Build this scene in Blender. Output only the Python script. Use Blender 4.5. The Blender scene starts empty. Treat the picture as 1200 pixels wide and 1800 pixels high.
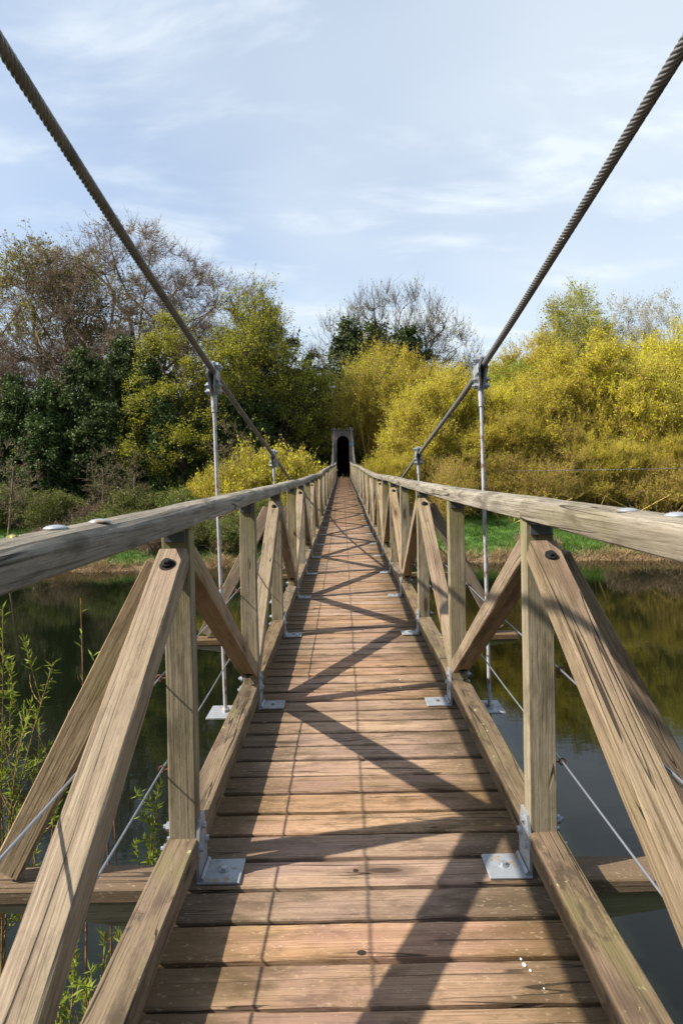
import bpy, bmesh, math, random
import numpy as np
from mathutils import Vector, Matrix

C = bpy.context.scene.collection
sc = bpy.context.scene
R = math.radians
EYE = 5.1                                    # height of the camera above the water

# ------------------------------------------------------------------ camera, sky, sun, exposure
cam_d = bpy.data.cameras.new('camera'); cam = bpy.data.objects.new('camera', cam_d); C.objects.link(cam)
cam_d.sensor_fit = 'VERTICAL'; cam_d.sensor_height = 36; cam_d.sensor_width = 24
cam_d.lens = 21.2; cam_d.clip_start = 0.05; cam_d.clip_end = 1500
cam_d.shift_y = -28/1800
cam.location = (-0.045, 0, EYE)
cam.rotation_euler = (Matrix.Rotation(R(0.19), 3, 'Z') @ Matrix.Rotation(R(90-1.2), 3, 'X') @ Matrix.Rotation(R(-1.2), 3, 'Z')).to_euler()
cam_d.dof.use_dof = True; cam_d.dof.focus_distance = 6.5; cam_d.dof.aperture_fstop = 9
sc.camera = cam
sc.render.resolution_x = 682; sc.render.resolution_y = 1024

SUNV = Vector((-1.0, -0.27, 1.0)).normalized()      # towards the sun
el = math.asin(SUNV.z); az = math.atan2(SUNV.x, SUNV.y)
w = bpy.data.worlds.new('World'); sc.world = w; w.use_nodes = True
nt = w.node_tree; N = nt.nodes; L = nt.links; N.clear()
sky = N.new('ShaderNodeTexSky'); sky.sky_type = 'NISHITA'; sky.sun_disc = False
sky.sun_elevation = el; sky.sun_rotation = az % (2*math.pi); sky.air_density = 1.0; sky.dust_density = 1.0; sky.ozone_density = 0.9
tc = N.new('ShaderNodeTexCoord'); sep = N.new('ShaderNodeSeparateXYZ'); L.new(tc.outputs['Generated'], sep.inputs[0])
def wmath(op, a, b=None, c=None):
    n = N.new('ShaderNodeMath'); n.operation = op
    for i, v in enumerate((a, b, c)):
        if v is None: continue
        if isinstance(v, (int, float)): n.inputs[i].default_value = v
        else: L.new(v, n.inputs[i])
    return n.outputs[0]
zc = wmath('ADD', wmath('MAXIMUM', sep.outputs[2], 0.0), 0.22)
cx = wmath('DIVIDE', sep.outputs[0], zc); cy = wmath('DIVIDE', sep.outputs[1], zc)
comb = N.new('ShaderNodeCombineXYZ'); L.new(cx, comb.inputs[0]); L.new(cy, comb.inputs[1])
def cloud(scale, rot, sx, sy, detail, dist, lo, hi, off):
    m = N.new('ShaderNodeMapping'); m.inputs['Rotation'].default_value = (0, 0, R(rot)); m.inputs['Scale'].default_value = (sx, sy, 1); m.inputs['Location'].default_value = off
    L.new(comb.outputs[0], m.inputs[0])
    n = N.new('ShaderNodeTexNoise'); n.inputs['Scale'].default_value = scale; n.inputs['Detail'].default_value = detail
    n.inputs['Roughness'].default_value = 0.58; n.inputs['Distortion'].default_value = dist; L.new(m.outputs[0], n.inputs[0])
    r = N.new('ShaderNodeMapRange'); r.interpolation_type = 'SMOOTHSTEP'; r.inputs[1].default_value = lo; r.inputs[2].default_value = hi
    L.new(n.outputs[0], r.inputs[0]); return r.outputs[0]
veil = cloud(0.55, 20, 1.0, 1.0, 3, 0.1, 0.30, 0.62, (3.1, 1.7, 0))
wisp = cloud(2.2, -32, 0.8, 1.9, 8, 0.35, 0.46, 0.74, (0.4, 5.2, 0))
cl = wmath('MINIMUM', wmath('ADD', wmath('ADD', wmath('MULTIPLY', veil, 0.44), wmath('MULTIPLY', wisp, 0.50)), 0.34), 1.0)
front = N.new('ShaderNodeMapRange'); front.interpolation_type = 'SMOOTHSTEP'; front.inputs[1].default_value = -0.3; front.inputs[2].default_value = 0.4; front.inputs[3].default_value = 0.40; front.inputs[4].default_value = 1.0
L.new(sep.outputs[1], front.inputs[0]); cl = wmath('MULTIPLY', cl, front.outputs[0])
mix = N.new('ShaderNodeMix'); mix.data_type = 'RGBA'
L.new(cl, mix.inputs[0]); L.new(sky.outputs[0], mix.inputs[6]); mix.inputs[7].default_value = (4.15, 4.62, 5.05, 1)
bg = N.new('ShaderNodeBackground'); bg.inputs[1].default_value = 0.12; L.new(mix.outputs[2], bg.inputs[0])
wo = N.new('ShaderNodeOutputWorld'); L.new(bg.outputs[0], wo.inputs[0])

sd = bpy.data.lights.new('sun', 'SUN'); so = bpy.data.objects.new('sun', sd); C.objects.link(so)
sd.energy = 5.0; sd.angle = R(0.7); sd.color = (1.0, 0.91, 0.78)
so.rotation_euler = SUNV.to_track_quat('Z', 'Y').to_euler()
sc.view_settings.view_transform = 'Standard'; sc.view_settings.look = 'None'; sc.view_settings.gamma = 1; sc.view_settings.exposure = 0.8
sc.render.engine = 'CYCLES'
sc.cycles.max_bounces = 8; sc.cycles.transparent_max_bounces = 8

# ------------------------------------------------------------------ helpers
def tag(o, label=None, cat=None, group=None, kind=None):
    for k, v in (('label', label), ('category', cat), ('group', group), ('kind', kind)):
        if v: o[k] = v
    return o
def thing(name, label, cat, loc=(0, 0, 0), group=None, rz=0):
    o = bpy.data.objects.new(name, None); o.empty_display_size = 0.2; C.objects.link(o)
    o.location = loc; o.rotation_euler = (0, 0, rz); return tag(o, label, cat, group)
def link(name, me, mat, parent=None, M=None):
    o = bpy.data.objects.new(name, me); C.objects.link(o)
    if mat and not me.materials: me.materials.append(mat)
    if parent: o.parent = parent
    if M is not None: o.matrix_local = M
    return o
def bm_mesh(name, bm, smooth=False):
    me = bpy.data.meshes.new(name); bmesh.ops.recalc_face_normals(bm, faces=bm.faces[:]); bm.to_mesh(me); bm.free()
    if smooth: me.shade_smooth()
    return me
def np_mesh(name, V, F, tint=None, smooth=False):
    """V (n,3), F (m,k) faces all of k corners"""
    me = bpy.data.meshes.new(name); V = np.asarray(V, np.float32); F = np.asarray(F, np.int32)
    m, k = F.shape
    me.vertices.add(len(V)); me.vertices.foreach_set('co', V.ravel())
    me.loops.add(m*k); me.loops.foreach_set('vertex_index', F.ravel())
    me.polygons.add(m); me.polygons.foreach_set('loop_start', np.arange(0, m*k, k, dtype=np.int32))
    me.update(calc_edges=True)
    if smooth: me.polygons.foreach_set('use_smooth', np.ones(m, bool))
    if tint is not None:
        a = me.attributes.new('tint', 'FLOAT', 'FACE'); a.data.foreach_set('value', np.asarray(tint, np.float32))
    me.update(); return me
def join_np(parts):
    Vs, Fs, n = [], [], 0
    for V, F in parts:
        Vs.append(V); Fs.append(np.asarray(F) + n); n += len(V)
    return np.concatenate(Vs), np.concatenate(Fs)
def box_bm(bm, c, s, rot=None, bev=0.0, seg=1):
    r = bmesh.ops.create_cube(bm, size=1.0); vs = r['verts']
    for v in vs: v.co = Vector((v.co.x*s[0], v.co.y*s[1], v.co.z*s[2]))
    if bev:
        es = list({e for v in vs for e in v.link_edges})
        rr = bmesh.ops.bevel(bm, geom=es, offset=bev, segments=seg, profile=0.5, affect='EDGES')
        vs = list({v for f in rr['faces'] for v in f.verts} | {v for v in vs if v.is_valid})
    M = Matrix.Translation(c) @ (rot.to_4x4() if rot else Matrix.Identity(4))
    for v in vs: v.co = M @ v.co
    return vs
def cyl_bm(bm, p0, p1, r0, r1=None, seg=10, caps=True):
    p0 = Vector(p0); p1 = Vector(p1); r1 = r0 if r1 is None else r1
    q = (p1-p0).to_track_quat('Z', 'Y').to_matrix(); rings = []
    for p, r in ((p0, r0), (p1, r1)):
        rings.append([bm.verts.new(p + q @ Vector((math.cos(a)*r, math.sin(a)*r, 0))) for a in [2*math.pi*i/seg for i in range(seg)]])
    for i in range(seg): bm.faces.new((rings[0][i], rings[0][(i+1) % seg], rings[1][(i+1) % seg], rings[1][i]))
    if caps: bm.faces.new(rings[0][::-1]); bm.faces.new(rings[1])

# ------------------------------------------------------------------ materials
def newmat(name):
    m = bpy.data.materials.new(name); m.use_nodes = True; return m, m.node_tree.nodes, m.node_tree.links
class NB:
    def __init__(s, m): s.N = m.node_tree.nodes; s.L = m.node_tree.links; s.b = s.N['Principled BSDF']
    def set(s, inp, v):
        if isinstance(v, bpy.types.NodeSocket): s.L.new(v, inp)
        else: inp.default_value = v
    def math(s, op, a, b=0.0, clamp=False):
        n = s.N.new('ShaderNodeMath'); n.operation = op; n.use_clamp = clamp; s.set(n.inputs[0], a); s.set(n.inputs[1], b); return n.outputs[0]
    def mapping(s, vec, scale=(1, 1, 1), loc=(0, 0, 0), rot=(0, 0, 0)):
        n = s.N.new('ShaderNodeMapping'); s.L.new(vec, n.inputs[0]); n.inputs['Scale'].default_value = scale; n.inputs['Location'].default_value = loc; n.inputs['Rotation'].default_value = rot; return n.outputs[0]
    def noise(s, vec, scale=1, detail=4, rough=0.5, dist=0.0, out=0):
        n = s.N.new('ShaderNodeTexNoise'); s.L.new(vec, n.inputs['Vector']); n.inputs['Scale'].default_value = scale; n.inputs['Detail'].default_value = detail; n.inputs['Roughness'].default_value = rough; n.inputs['Distortion'].default_value = dist; return n.outputs[out]
    def voro(s, vec, scale=1, rnd=1.0, feature='F1', out='Distance'):
        n = s.N.new('ShaderNodeTexVoronoi'); s.L.new(vec, n.inputs['Vector']); n.inputs['Scale'].default_value = scale; n.inputs['Randomness'].default_value = rnd; n.feature = feature; return n.outputs[out]
    def rng(s, v, a, b, c=0.0, d=1.0, smooth=True):
        n = s.N.new('ShaderNodeMapRange'); n.interpolation_type = 'SMOOTHSTEP' if smooth else 'LINEAR'; s.set(n.inputs[0], v)
        for i, x in enumerate((a, b, c, d)): n.inputs[i+1].default_value = x
        return n.outputs[0]
    def mix(s, f, a, b, mode='MIX'):
        n = s.N.new('ShaderNodeMix'); n.data_type = 'RGBA'; n.blend_type = mode; s.set(n.inputs[0], f)
        for i, x in ((6, a), (7, b)): s.set(n.inputs[i], x if isinstance(x, bpy.types.NodeSocket) else (*x, 1))
        return n.outputs[2]
    def bump(s, h, strength=0.5, dist=0.01):
        n = s.N.new('ShaderNodeBump'); n.inputs['Strength'].default_value = strength; n.inputs['Distance'].default_value = dist; s.L.new(h, n.inputs['Height']); s.L.new(n.outputs[0], s.b.inputs['Normal'])
    def obj(s):
        t = s.N.new('ShaderNodeTexCoord'); return t.outputs['Object']
    def objr(s):
        """object coordinates moved by the object's own random number"""
        t = s.N.new('ShaderNodeTexCoord'); i = s.N.new('ShaderNodeObjectInfo'); m = s.N.new('ShaderNodeVectorMath'); m.operation = 'ADD'
        c = s.N.new('ShaderNodeCombineXYZ'); a = s.math('MULTIPLY', i.outputs['Random'], 37.0); b = s.math('MULTIPLY', i.outputs['Random'], 91.0)
        s.L.new(a, c.inputs[0]); s.L.new(b, c.inputs[1]); s.L.new(a, c.inputs[2]); s.L.new(t.outputs['Object'], m.inputs[0]); s.L.new(c.outputs[0], m.inputs[1])
        return m.outputs[0], i.outputs['Random']

def wood(name, light, mid, dark, green=0.25, pink=0.0, grain=1.0, vary=0.25, rough=0.85, crack=1.0, deck_wear=False, fine=1.0, algae=False, blotch=0.66, lich=False):
    m, _, _ = newmat(name); s = NB(m); v, rnd = s.objr(); ob = s.obj()
    g1 = s.noise(s.mapping(v, (1.3, 38, 38)), 1, 8, 0.68, 0.25)
    g2 = s.noise(s.mapping(v, (2.2, 150, 150)), 1, 4, 0.7)
    g3 = s.noise(s.mapping(v, (14, 420, 420)), 1, 2, 0.6)
    blot = s.noise(s.mapping(v, (3.0, 10, 10)), 1, 8, 0.66, 0.3)
    mott = s.noise(s.mapping(v, (18, 34, 34)), 1, 6, 0.7)
    w_ = s.N.new('ShaderNodeTexWave'); w_.wave_type = 'BANDS'; w_.bands_direction = 'Y'; s.L.new(s.mapping(v, (0.35, 22, 22), rot=(0.5, 0, 0.02)), w_.inputs[0])
    w_.inputs['Scale'].default_value = 1.6; w_.inputs['Distortion'].default_value = 4; w_.inputs['Detail'].default_value = 3; w_.inputs['Detail Scale'].default_value = 1.0
    c = s.mix(s.rng(g1, 0.36, 0.64), mid, light)
    c = s.mix(s.math('MULTIPLY', s.rng(w_.outputs['Fac'], 0.25, 0.75), 0.35*grain), c, mid)
    c = s.mix(s.math('MULTIPLY', s.rng(g2, 0.50, 0.36), 0.80*fine), c, dark)
    c = s.mix(s.math('MULTIPLY', s.rng(g3, 0.50, 0.36), 0.30*fine), c, dark)
    c = s.mix(s.math('MULTIPLY', s.rng(blot, 0.50, 0.66), blotch), c, dark)
    c = s.mix(s.math('MULTIPLY', s.rng(mott, 0.54, 0.70), 0.35), c, dark)
    if pink: c = s.mix(s.math('MULTIPLY', s.rng(s.noise(s.mapping(v, (1.6, 5, 5), loc=(9, 3, 1)), 1, 5), 0.45, 0.62), pink), c, tuple(x*0.75 for x in (0.36, 0.235, 0.21)))
    if green: c = s.mix(s.math('MULTIPLY', s.rng(s.noise(s.mapping(v, (2.6, 6, 6), loc=(2, 7, 5)), 1, 6, 0.66), 0.5, 0.68), green), c, (0.15, 0.145, 0.055))
    if deck_wear:
        sp = s.N.new('ShaderNodeSeparateXYZ'); s.L.new(ob, sp.inputs[0])
        e = s.math('ADD', s.math('ABSOLUTE', sp.outputs[0]), s.math('MULTIPLY', s.math('SUBTRACT', blot, 0.5), 0.75))
        c = s.mix(s.math('MULTIPLY', s.rng(e, 0.20, 0.56), 0.78), c, (0.085, 0.060, 0.030))
        c = s.mix(s.math('MULTIPLY', s.rng(s.noise(s.mapping(v, (5, 12, 12), loc=(3, 8, 2)), 1, 7, 0.72), 0.50, 0.64), 0.55), c, (0.13, 0.085, 0.055))
        sc2 = s.voro(s.mapping(v, (9, 60, 60), rot=(0, 0, 0.5)), 1, 1.0)
        c = s.mix(s.math('MULTIPLY', s.rng(s.noise(s.mapping(v, (40, 90, 90), rot=(0, 0, 0.8)), 1, 4, 0.7), 0.58, 0.68), 0.5), c, (0.46, 0.36, 0.26))
    if lich:
        c = s.mix(s.math('MULTIPLY', s.rng(s.noise(s.mapping(v, (22, 30, 30), loc=(3, 3, 3)), 1, 5, 0.7), 0.62, 0.68), s.rng(s.noise(s.mapping(v, (3, 4, 4), loc=(6, 2, 3)), 1, 2), 0.5, 0.6)), c, (0.38, 0.36, 0.20))
        c = s.mix(s.math('MULTIPLY', s.rng(s.noise(s.mapping(v, (5, 12, 12), loc=(1, 8, 6)), 1, 6, 0.7), 0.53, 0.62), 0.75), c, (0.06, 0.045, 0.03))
    if algae:
        sp = s.N.new('ShaderNodeSeparateXYZ'); s.L.new(ob, sp.inputs[0])
        c = s.mix(s.math('MULTIPLY', s.rng(s.math('ADD', sp.outputs[0], s.math('MULTIPLY', s.math('SUBTRACT', blot, 0.5), 1.0)), 0.15, 0.58), 0.65), c, (0.20, 0.19, 0.075))
    kd = s.voro(s.mapping(v, (1.5, 6.0, 6.0)), 1, 1.0)
    c = s.mix(s.math('MULTIPLY', s.rng(kd, 0.27, 0.12), 0.6), c, tuple(x*0.9 for x in dark))
    c = s.mix(s.math('MULTIPLY', s.rng(kd, 0.115, 0.075), 0.85), c, (0.045, 0.03, 0.02))
    cr = s.noise(s.mapping(v, (0.45, 13, 13), loc=(4, 4, 8)), 1, 2, 0.5, 0.1)
    line = s.rng(s.math('ABSOLUTE', s.math('SUBTRACT', cr, 0.5)), 0.0070, 0.0025)
    line = s.math('MULTIPLY', line, s.rng(s.noise(s.mapping(v, (1.3, 4, 4), loc=(1, 1, 2)), 1, 2), 0.485, 0.54))
    c = s.mix(s.math('MULTIPLY', line, 0.9*crack), c, (0.022, 0.016, 0.011))
    hs = s.N.new('ShaderNodeHueSaturation'); s.L.new(c, hs.inputs['Color'])
    s.L.new(s.math('ADD', s.math('MULTIPLY', rnd, vary), 1.0-vary*0.5), hs.inputs['Value'])
    s.L.new(s.math('ADD', s.math('MULTIPLY', s.math('FRACT', s.math('MULTIPLY', rnd, 7.13)), 0.3), 0.95), hs.inputs['Saturation'])
    s.L.new(hs.outputs[0], s.b.inputs['Base Color']); s.b.inputs['Roughness'].default_value = rough; s.b.inputs['Specular IOR Level'].default_value = 0.3
    h = s.math('ADD', s.math('MULTIPLY', g1, 0.5), s.math('ADD', s.math('MULTIPLY', g2, 0.6), s.math('MULTIPLY', mott, 0.35))); h = s.math('SUBTRACT', h, s.math('MULTIPLY', line, 1.5*crack))
    s.bump(h, 0.8, 0.005)
    return m
M_DECK = wood('weathered deck boards', (0.41, 0.29, 0.20), (0.29, 0.195, 0.13), (0.10, 0.066, 0.042), green=0.15, pink=0.45, vary=0.30, fine=0.75, deck_wear=True, crack=0.9)
M_DECK2 = wood('weathered deck boards farther on', (0.40, 0.285, 0.20), (0.30, 0.205, 0.14), (0.11, 0.075, 0.048), green=0.1, pink=0.4, vary=0.0, fine=0.5, deck_wear=True, crack=0.5)
M_POST = wood('grey post timber', (0.38, 0.33, 0.235), (0.27, 0.225, 0.15), (0.10, 0.08, 0.048), green=0.40, grain=1.2, algae=True)
M_BRACE = wood('brown brace timber', (0.34, 0.275, 0.195), (0.24, 0.185, 0.125), (0.095, 0.068, 0.040), green=0.25, pink=0.2)
M_RAILW = wood('silvered handrail timber', (0.33, 0.30, 0.25), (0.21, 0.185, 0.145), (0.075, 0.064, 0.046), green=0.22, grain=0.9, blotch=0.75)
M_KERB = wood('lichened bottom rail timber', (0.23, 0.175, 0.115), (0.145, 0.108, 0.068), (0.065, 0.048, 0.03), green=0.45, pink=0.15, blotch=0.8, lich=True)

def metal(name, col, rough=0.45, metallic=0.85, rust=0.0, spot=0.3, rustcol=(0.17, 0.06, 0.03), scale=(1, 1, 1)):
    m, _, _ = newmat(name); s = NB(m); v, rnd = s.objr()
    n = s.noise(s.mapping(v, scale), 14, 6, 0.6)
    c = s.mix(s.math('MULTIPLY', s.rng(n, 0.4, 0.7), spot), col, tuple(x*0.55 for x in col))
    if rust:
        r = s.rng(s.noise(s.mapping(v, scale, loc=(5, 2, 1)), 22, 5, 0.65), 0.62-rust*0.35, 0.70-rust*0.3)
        c = s.mix(r, c, rustcol); s.L.new(s.math('MULTIPLY', s.math('SUBTRACT', 1.0, r), metallic), s.b.inputs['Metallic'])
    else: s.b.inputs['Metallic'].default_value = metallic
    s.L.new(c, s.b.inputs['Base Color']); s.L.new(s.rng(n, 0.3, 0.7, rough-0.1, rough+0.15), s.b.inputs['Roughness'])
    s.bump(n, 0.25, 0.002); return m
M_GALV = metal('galvanised steel', (0.34, 0.37, 0.40), 0.55, 0.4, rust=0.22, spot=0.7, rustcol=(0.25, 0.18, 0.11))
M_BOLT = metal('zinc bolt', (0.42, 0.45, 0.48), 0.4, 0.7, spot=0.5)
M_DARKBOLT = metal('black bolt', (0.035, 0.036, 0.04), 0.35, 0.5)
M_DARKPLATE = metal('dark steel plate', (0.12, 0.13, 0.15), 0.5, 0.5)
M_CABLE = metal('steel wire rope', (0.20, 0.19, 0.175), 0.45, 0.6, spot=0.6)
M_ROD = metal('flaking white painted rod', (0.42, 0.42, 0.44), 0.55, 0.1, rust=0.28, rustcol=(0.20, 0.09, 0.06), scale=(2, 2, 0.9))
M_WIRE = metal('grey fence wire', (0.33, 0.36, 0.41), 0.4, 0.7)
M_RUSTEYE = metal('rusty screw eye', (0.14, 0.05, 0.035), 0.6, 0.4)

def leafmat(name, a, b, trans=0.35, rough=0.55, scale=0.55, c3=None):
    """a, b: the two leaf colours; every leaf has its own mix of them"""
    m, Nn, Ll = newmat(name); s = NB(m)
    at = s.N.new('ShaderNodeAttribute'); at.attribute_name = 'tint'; at.attribute_type = 'GEOMETRY'
    n = s.noise(s.obj(), scale, 3, 0.6)
    oi = s.N.new('ShaderNodeObjectInfo')
    f = s.math('ADD', s.math('MULTIPLY', at.outputs['Fac'], 0.6), s.math('MULTIPLY', s.rng(n, 0.35, 0.65), 0.4), True)
    c = s.mix(f, a, b)
    if c3: c = s.mix(s.math('MULTIPLY', s.rng(s.noise(s.obj(), scale*0.8, 2), 0.52, 0.62), 0.8), c, c3)
    hs = s.N.new('ShaderNodeHueSaturation'); s.L.new(c, hs.inputs['Color'])
    s.L.new(s.math('ADD', s.math('MULTIPLY', oi.outputs['Random'], 0.016), 0.496), hs.inputs['Hue']); s.L.new(s.math('ADD', s.math('MULTIPLY', oi.outputs['Random'], 0.26), 0.88), hs.inputs['Value'])
    c = hs.outputs[0]
    s.L.new(c, s.b.inputs['Base Color']); s.b.inputs['Roughness'].default_value = rough; s.b.inputs['Specular IOR Level'].default_value = 0.25
    t = s.N.new('ShaderNodeBsdfTranslucent'); s.L.new(c, t.inputs[0]); mx = s.N.new('ShaderNodeMixShader'); mx.inputs[0].default_value = trans
    out = s.N['Material Output']; s.L.new(s.b.outputs[0], mx.inputs[1]); s.L.new(t.outputs[0], mx.inputs[2]); s.L.new(mx.outputs[0], out.inputs[0])
    return m
M_WILLOW = leafmat('yellow willow catkins', (0.38, 0.35, 0.05), (0.76, 0.68, 0.05), trans=0.5)
M_WILLOW2 = leafmat('olive willow leaves', (0.30, 0.28, 0.055), (0.60, 0.56, 0.05), trans=0.5)
M_LIME = leafmat('fresh green willow leaves', (0.20, 0.30, 0.03), (0.40, 0.50, 0.04), trans=0.5)
M_SPRING = leafmat('spring green leaves', (0.22, 0.23, 0.03), (0.48, 0.46, 0.035), trans=0.45)
M_OLIVE = leafmat('olive leaves', (0.20, 0.20, 0.045), (0.36, 0.34, 0.06), trans=0.4)
M_BUD = leafmat('brown buds', (0.17, 0.11, 0.06), (0.30, 0.21, 0.11), trans=0.2)
M_IVY = leafmat('ivy leaves', (0.025, 0.045, 0.014), (0.10, 0.14, 0.03), trans=0.15, rough=0.6)
M_EVER = leafmat('evergreen leaves', (0.02, 0.035, 0.012), (0.06, 0.085, 0.022), trans=0.1, rough=0.4)
M_BRUSH = leafmat('bramble leaves', (0.07, 0.10, 0.02), (0.24, 0.28, 0.04), trans=0.35, c3=(0.16, 0.11, 0.06))
M_FRESH = leafmat('fresh willow leaves', (0.17, 0.25, 0.03), (0.34, 0.40, 0.05), trans=0.45, scale=5)
M_CATKIN = leafmat('catkins', (0.22, 0.21, 0.05), (0.36, 0.33, 0.08), trans=0.1, scale=8)
M_GRASS = leafmat('bank grass', (0.045, 0.10, 0.010), (0.11, 0.19, 0.02), trans=0.35, scale=0.35)
M_REED = leafmat('dead reed', (0.24, 0.15, 0.08), (0.44, 0.31, 0.17), trans=0.15, scale=0.9)
def bark(name, a, b, sc_=(6, 6, 1.4)):
    m, _, _ = newmat(name); s = NB(m); v, r = s.objr(); n = s.noise(s.mapping(v, sc_), 2, 5, 0.6)
    s.L.new(s.mix(s.rng(n, 0.35, 0.68), a, b), s.b.inputs['Base Color']); s.b.inputs['Roughness'].default_value = 0.9; s.bump(n, 0.5, 0.03); return m
M_BARK = bark('brown bark', (0.10, 0.072, 0.048), (0.27, 0.195, 0.13))
M_BARKD = bark('dark bark', (0.04, 0.032, 0.024), (0.11, 0.085, 0.06))
M_BARKW = bark('willow bark', (0.24, 0.16, 0.045), (0.50, 0.34, 0.09))
M_BIRCH = bark('pale bark', (0.26, 0.23, 0.19), (0.52, 0.48, 0.41), (3, 3, 9))
M_STEM = bark('green brown stem', (0.16, 0.10, 0.035), (0.34, 0.22, 0.08), (30, 30, 6))
M_STEMR = bark('red brown stem', (0.16, 0.07, 0.03), (0.38, 0.20, 0.10), (30, 30, 6))

# ------------------------------------------------------------------ the bridge
_PD = [-16, -6, 0, 2.06, 3.59, 5.1, 6.62, 8.15, 9.7, 11.2, 12.75, 14.3, 16.0, 20, 27, 33, 43, 54, 64]
_PZ = [-1.56, -1.50, -1.41, -1.374, -1.345, -1.305, -1.268, -1.235, -1.195, -1.146, -1.095, -1.05, -0.99, -0.80, -0.51, -0.29, 0.07, 0.61, 0.70]
def deck(y): return EYE + float(np.interp(y, _PD, _PZ))
def cable_z(y, sgn=1):
    if y > 6.67: return EYE + 1.431 - 0.2002*y + 0.004865*y*y
    return EYE + float(np.interp(y, [-12.8, -6, -2, 1.41, 3.62, 6.67], [4.6, 2.55, 1.66, 1.055 if sgn > 0 else 0.995, 0.665, 0.312]))
S = 1.53; Y0 = 2.10                              # bay length, first post in view
posts = [Y0 + S*k for k in range(-3, 33)]        # 36 posts a side
ROOT = Vector((0, Y0, deck(Y0)))
bridge = thing('footbridge', 'narrow weathered timber suspension footbridge crossing the river to the arched tower', 'footbridge', ROOT)
rng = random.Random(7)

def timber(name, p0, p1, w_, t, mat, side=(1, 0, 0), jit=0.0012, bev=0.004, nseg=None):
    """a sawn timber from p0 to p1; w_ is measured along `side`, t across it; local X runs along the grain"""
    p0 = Vector(p0); p1 = Vector(p1); d = p1-p0; Ln = d.length; x = d.normalized()
    y = Vector(side); y = (y - x*y.dot(x)).normalized(); z = x.cross(y)
    M = Matrix((x, y, z)).transposed().to_4x4(); M.translation = (p0+p1)/2 - ROOT
    n = nseg or max(2, int(Ln/0.12)); n = min(n, 24)
    b = bev; hw, ht = w_/2, t/2
    prof = [(-hw+b, -ht), (hw-b, -ht), (hw, -ht+b), (hw, ht-b), (hw-b, ht), (-hw+b, ht), (-hw, ht-b), (-hw, -ht+b)]
    V = []
    wob = [rng.uniform(-1, 1)*jit*2 for _ in range(4)]
    for i in range(n+1):
        u = i/n; X = (u-0.5)*Ln
        oy = wob[0]*math.sin(u*5+wob[1]*900); oz = wob[2]*math.sin(u*4+wob[3]*900)
        for (a, c) in prof: V.append((X, a+oy+rng.uniform(-jit, jit), c+oz+rng.uniform(-jit, jit)))
    F4 = []; k = 8
    for i in range(n):
        for j in range(k): F4.append((i*k+j, i*k+(j+1) % k, (i+1)*k+(j+1) % k, (i+1)*k+j))
    me = bpy.data.meshes.new(name); me.from_pydata(V, [], F4 + [tuple(range(k))[::-1], tuple(n*k+j for j in range(k))]); me.update()
    return link(name, me, mat, bridge, M)

# deck boards: ten to a bay, the board under each odd post runs out to the struts
PIT = S/10; HW = 0.72
yb = [Y0 + PIT*k for k in range(-16, int((54.2-Y0)/PIT))]
rest = []
for i, y in enumerate(yb):
    k = round((y-Y0)/PIT); wid = PIT - rng.uniform(0.012, 0.020); z0 = deck(y)
    dz = rng.uniform(-0.002, 0.0015)
    outrig = (k % 20 == 0)
    hw = 1.41 if outrig else HW + rng.uniform(-0.02, 0.02)
    a = Vector((-hw, y+rng.uniform(-.002, .002), z0-0.024+dz)); b_ = Vector((hw, y+rng.uniform(-.002, .002), z0-0.024+dz))
    if i < 100 or outrig:
        if i < 100: o = timber('deck_plank', a, b_, wid, 0.048, M_DECK, side=(0, 1, 0), jit=0.0011, bev=0.0045, nseg=24)
        if outrig and i >= 100: o = timber('crossbeam_board', a, b_, wid, 0.048, M_DECK, side=(0, 1, 0), nseg=2)
    else: rest.append((y, wid, z0-0.024+dz, hw))
# the farther boards as one part
V = []; F = []
for (y, wid, z, hw) in rest:
    n = len(V)
    for sx in (-1, 1):
        for sy in (-1, 1):
            for sz in (-1, 1): V.append((sx*hw - ROOT.x, y+sy*wid/2-ROOT.y, z+sz*0.024-ROOT.z))
    F += [(n, n+1, n+3, n+2), (n+4, n+6, n+7, n+5), (n, n+4, n+5, n+1), (n+2, n+3, n+7, n+6), (n+1, n+5, n+7, n+3), (n, n+2, n+6, n+4)]
me = bpy.data.meshes.new('deck_planks_far'); me.from_pydata(V, [], F); me.update()
tag(link('deck_planking', me, M_DECK2, bridge), kind='stuff')
# joists under the deck
for x in (-0.42, 0.42):
    for y in range(0, 60, 6):
        ya = -1+y; yc = min(ya+6, 54)
        if yc > ya: timber('joist', (x, ya, deck(ya)-0.11), (x, yc, deck(yc)-0.11), 0.07, 0.12, M_BARKD)

XI = 0.579; PW = 0.095; PT = 0.065; XC = XI + PW/2
def hexbolt(bm, p, axis, r=0.011, h=0.012, shank=0.0, washer=True):
    p = Vector(p); ax = Vector(axis).normalized()
    if washer: cyl_bm(bm, p, p+ax*0.003, r*1.5, seg=14)
    cyl_bm(bm, p+ax*0.003, p+ax*(0.003+h), r, seg=6)
    if shank: cyl_bm(bm, p+ax*(0.003+h), p+ax*(0.003+h+shank), r*0.55, seg=8)
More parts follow.
